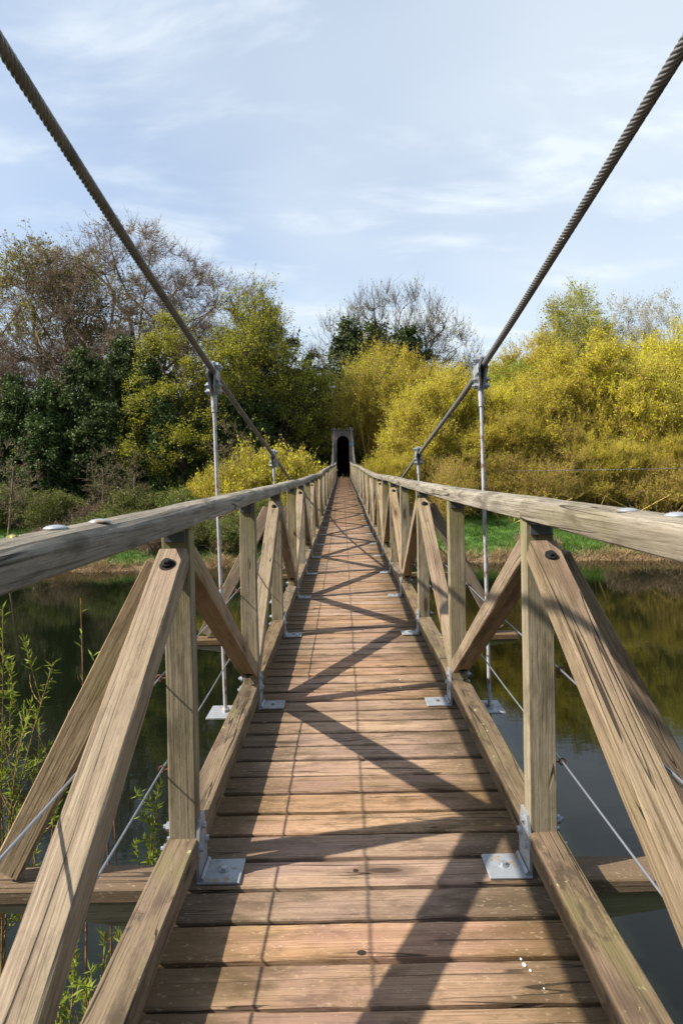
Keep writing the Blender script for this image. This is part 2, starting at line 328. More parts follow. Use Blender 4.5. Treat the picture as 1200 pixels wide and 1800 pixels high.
# bracket prototype (for the right side; x grows outward from the deck centre), origin at post inner face on the deck
def bracket_mesh():
    bm = bmesh.new()
    T = 0.010
    box_bm(bm, (-0.076, 0, T/2+0.001), (0.148, 0.135, T), bev=0.003)
    # upright leg with clipped upper corners
    pr = [(-0.062, 0.0), (0.062, 0.0), (0.062, 0.105), (0.035, 0.205), (-0.035, 0.205), (-0.062, 0.105)]
    fr = [bm.verts.new((-T-0.001, y, z+0.001)) for y, z in pr]; bk = [bm.verts.new((-0.001, y, z+0.001)) for y, z in pr]
    bm.faces.new(fr); bm.faces.new(bk[::-1])
    for i in range(6): bm.faces.new((fr[i], bk[i], bk[(i+1) % 6], fr[(i+1) % 6]))
    # rounded root fillet
    box_bm(bm, (-0.017, 0, 0.017), (0.012, 0.122, 0.012), rot=Matrix.Rotation(R(45), 3, 'Y'))
    return bm_mesh('bracket', bm)
def one_bolt(d):
    bm = bmesh.new(); hexbolt(bm, (0, 0, 0), d, 0.0115, 0.009); return bm_mesh('bolt', bm)
def one_nut():
    bm = bmesh.new(); cyl_bm(bm, (0, 0, 0), (0.030, 0, 0), 0.008, seg=8); hexbolt(bm, (0.002, 0, 0), (1, 0, 0), 0.0155, 0.015); return bm_mesh('nut', bm)
BPOS = ((0.0, 0.175), (-0.038, 0.105), (0.038, 0.115))
BR, BI, BO, BV = bracket_mesh(), one_bolt((-1, 0, 0)), one_nut(), one_bolt((0, 0, 1))
for me_, mt in ((BR, M_GALV), (BI, M_BOLT), (BO, M_BOLT), (BV, M_BOLT)): me_.materials.append(mt)
def braces_bolt():
    bm = bmesh.new(); cyl_bm(bm, (0, 0, 0), (0, -0.010, 0), 0.019, seg=16); cyl_bm(bm, (0, -0.010, 0), (0, -0.019, 0), 0.0125, 0.0115, seg=6); return bm_mesh('brace_bolt', bm)
BB = braces_bolt(); BB.materials.append(M_DARKBOLT)
def hole_mesh():
    bm = bmesh.new(); cyl_bm(bm, (0.004, 0, -0.004), (0.004, -0.0015, -0.004), 0.028, seg=18); return bm_mesh('washer_recess_shade', bm)  # flat dark disc: the shade of the bolt recess is put into its colour
HOLE = hole_mesh(); m_hole, _, _ = newmat('painted recess shade and dark knots'); m_hole.node_tree.nodes['Principled BSDF'].inputs['Base Color'].default_value = (0.02, 0.014, 0.009, 1); m_hole.node_tree.nodes['Principled BSDF'].inputs['Roughness'].default_value = 1; HOLE.materials.append(m_hole)
def dome_mesh():
    bm = bmesh.new(); bmesh.ops.create_uvsphere(bm, u_segments=16, v_segments=8, radius=0.024)
    for v in bm.verts: v.co.z = max(v.co.z, 0)*0.42
    return bm_mesh('rail_bolt', bm, True)
DM = dome_mesh(); DM.materials.append(M_GALV)
def plate_mesh():
    bm = bmesh.new()
    box_bm(bm, (0, -0.004, -0.024), (0.074, 0.007, 0.046), bev=0.0015)
    box_bm(bm, (0, -0.032, -0.005), (0.074, 0.062, 0.006), bev=0.0015)
    cyl_bm(bm, (0, -0.034, -0.008), (0, -0.034, -0.015), 0.009, seg=6); return bm_mesh('rail_plate', bm)
PL = plate_mesh(); PL.materials.append(M_DARKPLATE)
def eye_mesh():
    bm = bmesh.new(); n, m_ = 12, 6; vs = []
    for i in range(n):
        a = 2*math.pi*i/n; c = Vector((0.0, 0, 0)) + Vector((math.cos(a), 0, math.sin(a)))*0.011
        vs.append([bm.verts.new(c + (Vector((math.cos(a), 0, math.sin(a)))*math.cos(b) + Vector((0, 1, 0))*math.sin(b))*0.0028) for b in [2*math.pi*j/m_ for j in range(m_)]])
    for i in range(n):
        for j in range(m_): bm.faces.new((vs[i][j], vs[i][(j+1) % m_], vs[(i+1) % n][(j+1) % m_], vs[(i+1) % n][j]))
    cyl_bm(bm, (-0.011, 0, 0), (-0.028, 0, 0), 0.0028, seg=6); return bm_mesh('screw_eye', bm, True)
EY = eye_mesh(); EY.materials.append(M_RUSTEYE)

POST_TOP = 1.23; POST_BOT = 0.152
def put(name, me_, parent, loc, rz=0, mirror=False, ry=0):
    M = Matrix.Translation(loc) @ Matrix.Rotation(rz, 4, 'Z')
    if mirror: M = M @ Matrix.Rotation(math.pi, 4, 'Z')
    o = link(name, me_, None, parent); o.matrix_local = M; return o

rail_nodes = {}
for sgn in (-1, 1):
    side = 'left' if sgn < 0 else 'right'
    for k, y in enumerate(posts):
        odd = ((k-3) % 2 == 0)                       # posts that carry the long braces
        dz = deck(y); near = y < 14
        hgt = rng.uniform(-0.006, 0.006); xj = rng.uniform(-0.004, 0.004)
        post = timber('post', (sgn*(XC+xj), y, dz+POST_BOT), (sgn*(XC+xj), y, dz+POST_TOP+hgt), PW, PT, M_POST, nseg=8)
        pin = Vector((sgn*XC, y, dz)) - ROOT
        # bracket with its bolts
        b = put('bracket', BR, bridge, Vector((sgn*XI, y+0.01, dz))-ROOT, mirror=(sgn < 0))
        if near:
            for by, bz in BPOS:
                link('bolt', BI, None, b, Matrix.Translation((-0.011, by, bz)))
                link('nut', BO, None, b, Matrix.Translation((PW+0.001, by, bz-(0.004 if bz > 0.15 else 0))))
            link('bolt', BV, None, b, Matrix.Translation((-0.085, 0, 0.011)))
            put('rail_plate', PL, bridge, Vector((sgn*XC, y-PT/2, dz+POST_TOP))-ROOT)
            if k == 3:
                for q, (qx, qy) in enumerate(((0.012, 1.24), (-0.014, 1.40))):
                    o_ = put('rail_bolt', DM, bridge, Vector((sgn*(XC+qx), qy, deck(qy)+POST_TOP+0.0765))-ROOT); o_.scale = (1.05, 1.05, 0.9)
            o_ = put('rail_bolt', DM, bridge, Vector((sgn*XC, y, dz+POST_TOP+0.0745))-ROOT); o_.scale = (0.45, 0.45, 0.4)
            for hw_ in (0.39, 0.71): put('screw_eye', EY, bridge, Vector((sgn*(XI+PW+0.022), y-0.02, dz+hw_))-ROOT, mirror=(sgn < 0))
        if odd:
            # brace towards the near foot and brace towards the far foot, both in the plane of the fence
            for dr in (-1, 1):
                yf = y + dr*(S-PT/2-0.012); zf = deck(yf)
                top = Vector((sgn*XC, y + dr*(PT/2+0.036), dz+1.115)); bot = Vector((sgn*XC, yf, zf+0.235 if dr > 0 else zf+0.20))
                br = timber('brace', top + (top-bot).normalized()*0.03, bot, PW-0.003, 0.080, M_BRACE, side=(1, 0, 0), nseg=14)
                if near:
                    dn = (bot-top).normalized(); nn_ = Vector((0, dn.z if dr > 0 else dn.z, -dn.y if dr < 0 else -dn.y)); nn_ = Vector((0, dn.z, -dn.y))
                    if nn_.y > 0: nn_ = -nn_
                    at_ = (top + dn*0.05) if dr < 0 else (bot - dn*0.07)
                    Mb = (-nn_).to_track_quat('Y', 'Z').to_matrix().to_4x4(); Mb.translation = at_ + nn_*0.0395 - ROOT
                    ob_ = link('brace_bolt', BB, None, bridge, Mb); link('washer_recess_shade', HOLE, None, ob_)
            # outrigger strut from post head down to the end of the crossbeam
            timber('outrigger_strut', (sgn*(XI+PW+0.012), y+0.002, dz+1.10), (sgn*1.255, y+0.002, dz+0.038), 0.10, 0.062, M_BRACE if k % 4 else M_POST, side=(1, 0, 0), nseg=12)
            # tapered beam under the crossbeam board
            bm = bmesh.new()
            pts = [(0.30, -0.052), (1.40, -0.052), (1.40, -0.075), (0.62, -0.185), (0.30, -0.185)]
            fr = [bm.verts.new((px*sgn, -0.045, pz)) for px, pz in pts]; bk = [bm.verts.new((px*sgn, 0.045, pz)) for px, pz in pts]
            bm.faces.new(fr); bm.faces.new(bk[::-1])
            for i in range(5): bm.faces.new((fr[i], bk[i], bk[(i+1) % 5], fr[(i+1) % 5]))
            link('crossbeam', bm_mesh('crossbeam', bm), M_POST, bridge, Matrix.Translation(Vector((0, y+0.01, dz))-ROOT))
    # bottom rails, one length per bay, butted under the posts
    for a, b in zip(posts[:-1], posts[1:]):
        x = sgn*(XC + rng.uniform(-0.003, 0.003))
        timber('bottom_rail', (x, a+0.0, deck(a)+0.108), (x, b-0.003, deck(b)+0.108), 0.105, 0.086, M_KERB, side=(1, 0, 0), nseg=10, jit=0.0018)
    # handrail: lengths of three bays, a little out of line at every post
    nodes = [(sgn*(XC+0.006+rng.uniform(-0.007, 0.007)*(1+(y > 5))), y, deck(y)+POST_TOP+0.002+rng.uniform(-0.006, 0.006)+(0.016*math.sin(y*0.8+sgn) if 7 < y < 40 else 0)) for y in posts]
    nodes = [(nodes[0][0], -4.5, deck(-4.5)+POST_TOP)] + nodes + [(sgn*XC, 54.0, deck(54)+POST_TOP+0.05)]
    nodes = [n for n in nodes if n[1] > -4.6]; nodes.sort(key=lambda n: n[1])
    for q in range(0, len(nodes)-1, 2):
        seg = nodes[q:q+3]
        if len(seg) < 2: break
        prof = [(-0.058, 0.004), (-0.054, 0.0), (0.054, 0.0), (0.058, 0.004), (0.060, 0.050), (0.055, 0.060), (0.043, 0.070), (0.02, 0.0755), (-0.02, 0.0755), (-0.043, 0.070), (-0.055, 0.060), (-0.060, 0.050)]
        pts = []
        for (p, r) in zip(seg[:-1], seg[1:]):
            m_ = 8
            for i in range(m_): pts.append(Vector(p).lerp(Vector(r), i/m_))
        pts.append(Vector(seg[-1]) - Vector((0, 0.004, 0)))
        off = rng.uniform(-0.004, 0.004); offz = rng.uniform(-0.003, 0.003)
        O = pts[0].copy(); V = []; F = []; n = len(prof)
        for i, p in enumerate(pts):
            for (a_, c_) in prof: V.append((p.y-O.y, -(p.x-O.x) - a_*1.0 + off + rng.uniform(-.001, .001), p.z-O.z + c_ + offz + rng.uniform(-.001, .001)))
        for i in range(len(pts)-1):
            for j in range(n): F.append((i*n+j, (i+1)*n+j, (i+1)*n+(j+1) % n, i*n+(j+1) % n))
        F += [tuple(range(n)), tuple((len(pts)-1)*n+j for j in range(n))[::-1]]
        me = bpy.data.meshes.new('handrail'); me.from_pydata(V, [], F); me.update()
        M = Matrix.Rotation(R(90), 4, 'Z'); M.translation = O - ROOT
        link('handrail', me, M_RAILW, bridge, M)
    # fence wires
    for hw_ in (0.39, 0.71):
        bm = bmesh.new(); last = None; xw = sgn*(XI+PW+0.022)
        ys = [-3] + posts
        for y in sorted(set(ys)):
            p = Vector((xw, y-0.02, deck(y)+hw_))
            if last is not None:
                m_ = (last+p)/2 - Vector((0, 0, 0.006)); cyl_bm(bm, last-ROOT, m_-ROOT, 0.0034, seg=7, caps=False); cyl_bm(bm, m_-ROOT, p-ROOT, 0.0034, seg=7, caps=False)
            last = p
        link('fence_wire', bm_mesh('fence_wire', bm, True), M_WIRE, bridge)
    # main cable: strands laid in a spiral
    XCAB = 0.80; SEC = 48; NL = 8
    ys = list(np.arange(-12.8, 12, 0.012)) + list(np.arange(12, 54.01, 0.4))
    ys = np.array(ys); zs = np.array([cable_z(y, sgn) for y in ys])
    # smooth the near polyline
    kz = np.ones(161)/161; near_n = int((12+12.8)/0.012); zz = zs.copy(); pad = np.pad(zs[:near_n], 80, mode='edge'); sm = np.convolve(pad, kz, 'valid'); zz[100:near_n-100] = sm[100:near_n-100]; zs = zz
    xs = np.full_like(ys, sgn*XCAB); xs = np.where(ys > 44, sgn*(XCAB-(ys-44)*0.006), xs)
    P = np.stack([xs, ys, zs], 1); T = np.gradient(P, axis=0); T /= np.linalg.norm(T, axis=1)[:, None]
    A = np.cross(T, np.array([1.0, 0, 0])); A /= np.linalg.norm(A, axis=1)[:, None]; B = np.cross(T, A)
    arc = np.concatenate([[0], np.cumsum(np.linalg.norm(np.diff(P, axis=0), axis=1))])
    rad = 0.0172
    phi = np.linspace(0, 2*np.pi, SEC, endpoint=False)
    lay = (arc/0.155)*2*np.pi*(arc < 24.7) + 0*arc
    ph2 = phi[None, :] + lay[:, None]; rr = rad + np.where(ys[:, None] < 11.9, 0.0034*np.abs(np.sin(phi[None, :]*NL/2))**0.8-0.0024, 0)
    Vv = P[:, None, :] + (A[:, None, :]*np.cos(ph2)[:, :, None] + B[:, None, :]*np.sin(ph2)[:, :, None])*rr[:, :, None]
    n0 = len(ys); idx = np.arange(n0*SEC).reshape(n0, SEC)
    F = np.stack([idx[:-1], np.roll(idx, -1, 1)[:-1], np.roll(idx, -1, 1)[1:], idx[1:]], -1).reshape(-1, 4)
    keep = np.repeat((np.arange(n0-1) % 1 == 0), SEC)
    link('main_cable', np_mesh('main_cable', Vv.reshape(-1, 3)-np.array(ROOT), F[keep], smooth=True), M_CABLE, bridge)

# hangers at the even posts: rod, clamp on the cable, foot plate
def clamp_meshes():
    bm = bmesh.new()
    slope = Matrix.Rotation(R(-8), 3, 'X')
    for s_ in (-1, 1):
        pr = [(-0.062, 0.055), (-0.030, 0.070), (0.030, 0.070), (0.062, 0.05), (0.060, 0.0), (0.034, -0.075), (0.022, -0.105), (-0.022, -0.105), (-0.034, -0.075), (-0.060, -0.0)]
        x0, x1 = (0.0035*s_, 0.0145*s_)
        def curve(y, z): return 0.013 if abs(z) < 0.022 else (0.009 if abs(z) < 0.035 else 0.0)
        fr = [bm.verts.new((x0 + s_*curve(y, z), y, z)) for y, z in pr]; bk = [bm.verts.new((x1 + s_*curve(y, z), y, z)) for y, z in pr]
        bm.faces.new(fr); bm.faces.new(bk[::-1])
        for i in range(10): bm.faces.new((fr[i], bk[i], bk[(i+1) % 10], fr[(i+1) % 10]))
    # collar gripping the rope
    for s_ in (-1, 1): box_bm(bm, (s_*0.019, 0, 0), (0.012, 0.085, 0.058), rot=slope, bev=0.004)
    body = bm_mesh('clamp', bm)
    bm = bmesh.new(); cyl_bm(bm, (-0.045, 0, 0), (0.045, 0, 0), 0.0075, seg=8)
    for s_ in (-1, 1): cyl_bm(bm, (s_*0.016, 0, 0), (s_*0.036, 0, 0), 0.017, seg=6)
    return body, bm_mesh('bolt', bm)
CLA, CLB = clamp_meshes(); CLA.materials.append(M_GALV); CLB.materials.append(M_BOLT)
for sgn in (-1, 1):
    for k, y in enumerate(posts):
        if (k-3) % 2 == 0 or k < 2: continue
        zt = cable_z(y); zb = deck(y) - 0.03; x = sgn*0.80
        if zt < zb+0.1: zt = zb+0.12
        top = Vector((x - 0.010, y, zt-0.09)); bot = Vector((x+0.014, y, zb-0.06))
        bm = bmesh.new(); cyl_bm(bm, (0, 0, 0), (0, 0, (top-bot).length), 0.0110, seg=14)
        if (top-bot).length > 0.3:
            cyl_bm(bm, (0, 0, (top-bot).length-0.13), (0, 0, (top-bot).length), 0.0165, 0.019, seg=12)
            cyl_bm(bm, (0, 0, 0.065), (0, 0, 0.085), 0.024, seg=6)
        M = (top-bot).to_track_quat('Z', 'Y').to_matrix().to_4x4(); M.translation = bot-ROOT
        h = link('hanger_rod', bm_mesh('hanger_rod', bm, False), M_ROD, bridge, M)
        cl_ = link('clamp', CLA, None, bridge, Matrix.Translation(Vector((x-0.010, y, zt))-ROOT) @ Matrix.Scale(1.15, 4)); 
        if y < 20:
            for by, bz in ((-0.028, 0.045), (0.028, 0.045), (0, -0.052), (0, -0.085)): link('bolt', CLB, None, cl_, Matrix.Translation((0, by, bz)))
        bm = bmesh.new(); box_bm(bm, (0, 0, 0), (0.24, 0.20, 0.012), bev=0.002); box_bm(bm, (-sgn*0.30, 0.0, -0.05), (0.60, 0.07, 0.085), bev=0.002)
        link('foot_plate', bm_mesh('foot_plate', bm), M_GALV, bridge, Matrix.Translation(Vector((sgn*0.765, y, zb-0.0))-ROOT))

def blob(name, loc, sz, mat, seed, flat=0.6, n=2, amp=0.35):
    rr = random.Random(seed); bm = bmesh.new(); bmesh.ops.create_icosphere(bm, subdivisions=n, radius=1)
    for v in bm.verts: v.co *= 1+rr.uniform(-amp, amp)
    for v in bm.verts: v.co = Vector((v.co.x*sz, v.co.y*sz*1.5, max(v.co.z, -0.1)*sz*flat))
    return link(name, bm_mesh(name, bm), mat, bridge, Matrix.Translation(Vector(loc)-ROOT))
m_lich, _, _ = newmat('yellow lichen'); m_lich.node_tree.nodes['Principled BSDF'].inputs['Base Color'].default_value = (0.42, 0.38, 0.16, 1); m_lich.node_tree.nodes['Principled BSDF'].inputs['Roughness'].default_value = 1
m_drop, _, _ = newmat('white bird dropping'); m_drop.node_tree.nodes['Principled BSDF'].inputs['Base Color'].default_value = (0.8, 0.8, 0.76, 1)
for i, (lx, ly, sz) in enumerate([(-0.655, 1.03, 0.013), (-0.650, 1.10, 0.010), (-0.66, 0.97, 0.009), (-0.64, 1.07, 0.006)]): blob('lichen', (lx, ly, deck(ly)+POST_TOP+0.074), sz, m_lich, i, 0.5, 3)
for i, (lx, ly, sz) in enumerate([(0.44, 1.69, 0.005), (0.452, 1.67, 0.003), (0.437, 1.71, 0.0025), (0.47, 1.61, 0.002), (0.30, 3.9, 0.004), (0.31, 4.05, 0.004)]): blob('dropping', (lx, ly, deck(ly)+0.0005), sz, m_drop, i+20, 0.15)
for i, (lx, ly, rd) in enumerate([(-0.02, 1.742, 0.010), (-0.03, 2.11, 0.007), (0.02, 2.93, 0.009), (0.10, 5.3, 0.009)]):
    bm = bmesh.new(); cyl_bm(bm, (0, 0, 0), (0, 0, 0.0012), rd, seg=14)
    for v in bm.verts: v.co.x *= 1.4
    link('knot_hole', bm_mesh('knot_hole', bm), m_hole, bridge, Matrix.Translation(Vector((lx, ly, deck(ly)+0.0004))-ROOT))

# ------------------------------------------------------------------ tower
def concrete():
    m, _, _ = newmat('tower concrete'); s = NB(m); v = s.obj()
    n = s.noise(v, 1.6, 7, 0.62); f = s.noise(s.mapping(v, (6, 6, 1)), 1, 4)
    c = s.mix(s.rng(n, 0.35, 0.7), (0.12, 0.105, 0.10), (0.075, 0.063, 0.055)); c = s.mix(s.math('MULTIPLY', s.rng(f, 0.5, 0.7), 0.55), c, (0.07, 0.058, 0.045))
    s.L.new(c, s.b.inputs['Base Color']); s.b.inputs['Roughness'].default_value = 0.9; s.bump(n, 0.4, 0.02); return m
M_CONC = concrete()
TY = 54.6; tz = deck(54)
tower = thing('bridge_tower', 'grey concrete tower with a round-headed arch at the far end of the footbridge', 'bridge tower', (0, TY, 2.5))
bm = bmesh.new()
def prof_out():
    zt = tz+4.15-2.5; zb = 0
    P = [(-1.08, zb), (-0.97, zt), (0.97, zt), (1.08, zb), (0.565, zb)]
    zc_ = tz+3.0-2.5
    for i in range(13):
        a = math.pi*i/12; P.append((0.555*math.cos(a), zc_+0.12+0.53*math.sin(a)))
    P.append((-0.565, zb)); return P
Pp = prof_out(); fr = [bm.verts.new((x, -0.45, z)) for x, z in Pp]; bk = [bm.verts.new((x, 0.45, z)) for x, z in Pp]
f1 = bm.faces.new(fr); f2 = bm.faces.new(bk[::-1])
for i in range(len(Pp)): bm.faces.new((fr[i], bk[i], bk[(i+1) % len(Pp)], fr[(i+1) % len(Pp)]))
bmesh.ops.triangulate(bm, faces=[f1, f2])
link('arch', bm_mesh('arch', bm), M_CONC, tower)
bm = bmesh.new(); box_bm(bm, (0, 0, tz+4.2-2.5), (2.04, 1.0, 0.10), bev=0.01); link('coping', bm_mesh('coping', bm), M_CONC, tower)
for s_ in (-1, 1):
    bm = bmesh.new(); box_bm(bm, (s_*0.72, -0.1, tz+4.32-2.5), (0.22, 0.7, 0.14), bev=0.03); link('saddle', bm_mesh('saddle', bm), M_DARKPLATE, tower)
m_blue, _, _ = newmat('blue enamel'); m_blue.node_tree.nodes['Principled BSDF'].inputs['Base Color'].default_value = (0.03, 0.16, 0.30, 1)
bm = bmesh.new(); box_bm(bm, (0.80, -0.465, tz+2.9-2.5), (0.36, 0.02, 0.26), bev=0.004); link('plate', bm_mesh('plate', bm), m_blue, tower)

# ------------------------------------------------------------------ ground and water
def ground_z(x, y):
    wig = 1.1*np.sin(x*0.21+1.0) + 0.6*np.sin(x*0.53) + 0.25*np.sin(x*1.7)
    d = y - 37.6 - wig*0.5
    z = np.interp(d, [-12, -3, 0, 0.45, 1.4, 7, 22, 60, 140, 600], [-1.6, -0.7, -0.05, 0.26, 0.55, 2.2, 3.0, 5.0, 9.0, 20.0])
    emb = np.exp(-(x/3.0)**4) * np.interp(y, [49, 53.2, 53.8, 120], [0, 0.5, 1, 1])
    return z*(1-emb) + np.maximum(z, 5.62)*emb
def ground():
    xs = np.concatenate([np.linspace(-400, -62, 14), np.linspace(-60, 60, 181), np.linspace(62, 400, 14)])
    ys = np.concatenate([np.linspace(24, 70, 140), np.linspace(72, 160, 30), np.linspace(170, 700, 14)])
    X, Y = np.meshgrid(xs, ys); Z = ground_z(X, Y); rr = np.random.RandomState(3); Z += rr.normal(0, 0.03, Z.shape)
    V = np.stack([X, Y, Z], -1).reshape(-1, 3); nx, ny = len(xs), len(ys); I = np.arange(nx*ny).reshape(ny, nx)
    F = np.stack([I[:-1, :-1], I[:-1, 1:], I[1:, 1:], I[1:, :-1]], -1).reshape(-1, 4)
    m, _, _ = newmat('bank soil and turf'); s = NB(m); v = s.obj()
    geo = s.N.new('ShaderNodeSeparateXYZ'); s.L.new(v, geo.inputs[0])
    n = s.noise(v, 0.8, 6, 0.6); n2 = s.noise(v, 9, 4, 0.6)
    soil = s.mix(s.rng(n2, 0.3, 0.7), (0.13, 0.085, 0.05), (0.28, 0.19, 0.11)); turf = s.mix(s.rng(n, 0.35, 0.65), (0.035, 0.085, 0.012), (0.07, 0.15, 0.02))
    litter = s.mix(s.rng(n2, 0.3, 0.7), (0.05, 0.04, 0.022), (0.12, 0.085, 0.045))
    c = s.mix(s.rng(s.math('ADD', geo.outputs[2], s.math('MULTIPLY', n2, 0.3)), 0.35, 0.55), soil, turf); c = s.mix(s.rng(geo.outputs[1], 44.5, 47.5), c, litter)
    s.L.new(c, s.b.inputs['Base Color']); s.b.inputs['Roughness'].default_value = 0.95; s.bump(n2, 0.6, 0.05)
    o = link('ground', np_mesh('ground', V, F, smooth=True), m); tag(o, kind='structure')
ground()
def water():
    m, _, _ = newmat('river water'); s = NB(m); v = s.obj()
    a = s.noise(s.mapping(v, (1.0, 2.6, 1)), 1.4, 4, 0.55, 0.3); b = s.noise(s.mapping(v, (1, 2.0, 1)), 6, 3, 0.5)
    h = s.math('ADD', s.math('MULTIPLY', a, 1.0), s.math('MULTIPLY', b, 0.18))
    s.b.inputs['Base Color'].default_value = (0.0045, 0.0065, 0.003, 1); s.b.inputs['Roughness'].default_value = 0.0; s.b.inputs['IOR'].default_value = 1.34; s.b.inputs['Specular IOR Level'].default_value = 0.55
    s.bump(h, 0.03, 0.05)
    V = [(-400, -300, 0), (400, -300, 0), (400, 45, 0), (-400, 45, 0)]
    o = link('water', np_mesh('water', V, [(0, 1, 2, 3)]), m); tag(o, kind='structure')
water()

# ------------------------------------------------------------------ trees
def unit(v): return v/np.maximum(np.linalg.norm(v, axis=-1, keepdims=True), 1e-9)
def tubes(P, Rd, sides):
    """P (n,k,3) centre lines, Rd (n,k) radii -> verts, quads"""
    n, k, _ = P.shape; T = unit(np.gradient(P, axis=1)); ref = np.where(np.abs(T[..., 2:3]) > 0.9, np.array([1.0, 0, 0]), np.array([0, 0, 1.0]))
    A = unit(np.cross(T, ref)); B = np.cross(T, A); ph = np.linspace(0, 2*np.pi, sides, endpoint=False)
    V = P[:, :, None, :] + (A[:, :, None, :]*np.cos(ph)[None, None, :, None] + B[:, :, None, :]*np.sin(ph)[None, None, :, None])*Rd[:, :, None, None]
    I = np.arange(n*k*sides).reshape(n, k, sides); J = np.roll(I, -1, 2)
    F = np.stack([I[:, :-1], J[:, :-1], J[:, 1:], I[:, 1:]], -1).reshape(-1, 4)
    return V.reshape(-1, 3), F
def bez(a, c, b, k):
    t = np.linspace(0, 1, k)[None, :, None]; return a[:, None]*(1-t)**2 + 2*c[:, None]*t*(1-t) + b[:, None]*t**2
def in_lobes(r, lobes, n, lo=0.0, hi=1.0, p=2.0):
    vol = np.array([l[3]*l[4]*l[5] for l in lobes])**0.8; which = r.choice(len(lobes), n, p=vol/vol.sum()); Lb = np.array(lobes)[which]
    d = unit(r.normal(size=(n, 3))); rad = lo + (hi-lo)*r.uniform(0, 1, n)**(1/p)
    return Lb[:, :3] + d*rad[:, None]*Lb[:, 3:6]
def leaves(r, pos, size, up=0.0, aspect=1.6, n_out=None, droop=0.0, size_var=0.4):
    n = len(pos); d = unit(r.normal(size=(n, 3)) + np.array([0, 0, up])); q = unit(np.cross(d, r.normal(size=(n, 3))))
    s_ = size*(1 + r.uniform(-size_var, size_var, n))[:, None]
    a = pos - d*s_*0.5*aspect; b = pos + d*s_*0.5*aspect; c = pos + q*s_*0.5; e = pos - q*s_*0.5
    V = np.stack([a, c, b, e], 1).reshape(-1, 3); F = np.arange(4*n).reshape(n, 4); return V, F
def grow(name, seed, lobes, trunk_h, trunk_r, stems=1, spread=0.3, n1=10, n2=80, n3=700, twig=3, twig_len=0.9, twig_up=0.4, twig_r=0.010,
         leaf=0.09, leaf_per=5, leaf_up=0.0, aspect=1.6, lmat=None, bmat=None, extra=None, gnarl=0.25, leaf_hi=None, prune=None, n3lo=0.35, r1=None, leaf_jit=0.12, clumped=0.8, clump=0.6):
    r = np.random.RandomState(seed); lob = [tuple(l) for l in lobes]; cz = np.mean([l[2] for l in lob]); parts = []
    # trunks
    base = np.stack([r.uniform(-spread, spread, stems), r.uniform(-spread, spread, stems), np.full(stems, -0.3)], 1)
    if stems == 1: base[:] = (0, 0, -0.3)
    tops = base*1.0 + np.stack([r.normal(0, 0.25+spread*0.9, stems), r.normal(0, 0.25+spread*0.9, stems), np.full(stems, trunk_h)], 1)
    if stems == 1: tops[:, :2] *= 0.4
    mid = (base+tops)/2 + r.normal(0, 0.12*trunk_h*0.3, (stems, 3))*[1, 1, 0]
    K0 = 9; P0 = bez(base, mid, tops, K0); t0 = np.linspace(0, 1, K0); R0 = (trunk_r*(1.25-0.5*t0) + trunk_r*0.7*np.exp(-t0*9))[None, :]*np.ones((stems, 1))
    parts.append(tubes(P0, R0, 8))
    # limbs
    e1 = in_lobes(r, lob, n1, 0.25, 0.78, 2.5)
    if prune: e1 = e1[[prune(p) for p in e1]]; n1 = len(e1)
    near = np.argmin(((e1[:, None, :2]-tops[None, :, :2])**2).sum(-1), 1) if stems > 1 else np.zeros(n1, int)
    ts = r.uniform(0.45, 1.0, n1); s1 = P0[near, (ts*(K0-1)).astype(int)]
    d1 = e1 - s1; L1 = np.linalg.norm(d1, axis=1, keepdims=True); c1 = s1 + d1*0.45 + np.array([0, 0, 1.0])*L1*0.16 + r.normal(size=d1.shape)*L1*gnarl*0.35
    K1 = 9; P1 = bez(s1, c1, e1, K1); P1[:, 1:-1] += r.normal(size=P1[:, 1:-1].shape)*L1[:, None]*0.016*gnarl*4
    t1 = np.linspace(0, 1, K1); rr1 = (r1 or trunk_r*0.55); R1 = rr1*(1-0.72*t1)[None, :]*r.uniform(0.6, 1.1, (n1, 1)); parts.append(tubes(P1, R1, 6))
    # branches
    def nearest(src, dst, bias):
        out = np.empty(len(src), int)
        for i in range(0, len(src), 400):
            s_ = src[i:i+400]; dd = np.linalg.norm(s_[:, None]-dst[None], axis=-1); below = np.maximum(dst[None, :, 2]-s_[:, None, 2], 0); out[i:i+400] = np.argmin(dd + below*bias + r.uniform(0, 0.25, dd.shape)*dd, 1)
        return out
    e2 = in_lobes(r, lob, n2, 0.35, 0.94, 2.6)
    if prune: e2 = e2[[prune(p) for p in e2]]
    pts1 = P1[:, 2:].reshape(-1, 3); tan1 = unit(np.gradient(P1, axis=1))[:, 2:].reshape(-1, 3); rad1 = R1[:, 2:].reshape(-1)
    j = nearest(e2, pts1, 1.3); s2 = pts1[j]; d2 = e2-s2; L2 = np.linalg.norm(d2, axis=1, keepdims=True); c2 = s2 + tan1[j]*L2*0.35 + d2*0.2 + r.normal(size=d2.shape)*L2*gnarl*0.3
    K2 = 7; P2 = bez(s2, c2, e2, K2); P2[:, 1:-1] += r.normal(size=P2[:, 1:-1].shape)*L2[:, None]*0.02*gnarl*4
    R2 = np.minimum(rad1[j]*0.7, 0.02+0.014*L2[:, 0])[:, None]*(1-0.75*np.linspace(0, 1, K2))[None, :]; parts.append(tubes(P2, R2, 5))
    # branchlets
    nc_ = int(n3*clumped); e3 = in_lobes(r, lob, n3-nc_, n3lo, 1.0, 2.4); e3 = np.concatenate([e3, e2[r.randint(0, len(e2), nc_)] + np.clip(r.normal(size=(nc_, 3)), -1.9, 1.9)*clump*np.array([1, 1, 0.8])])
    if prune: e3 = e3[[prune(p) for p in e3]]
    pts2 = P2[:, 2:].reshape(-1, 3); tan2 = unit(np.gradient(P2, axis=1))[:, 2:].reshape(-1, 3)
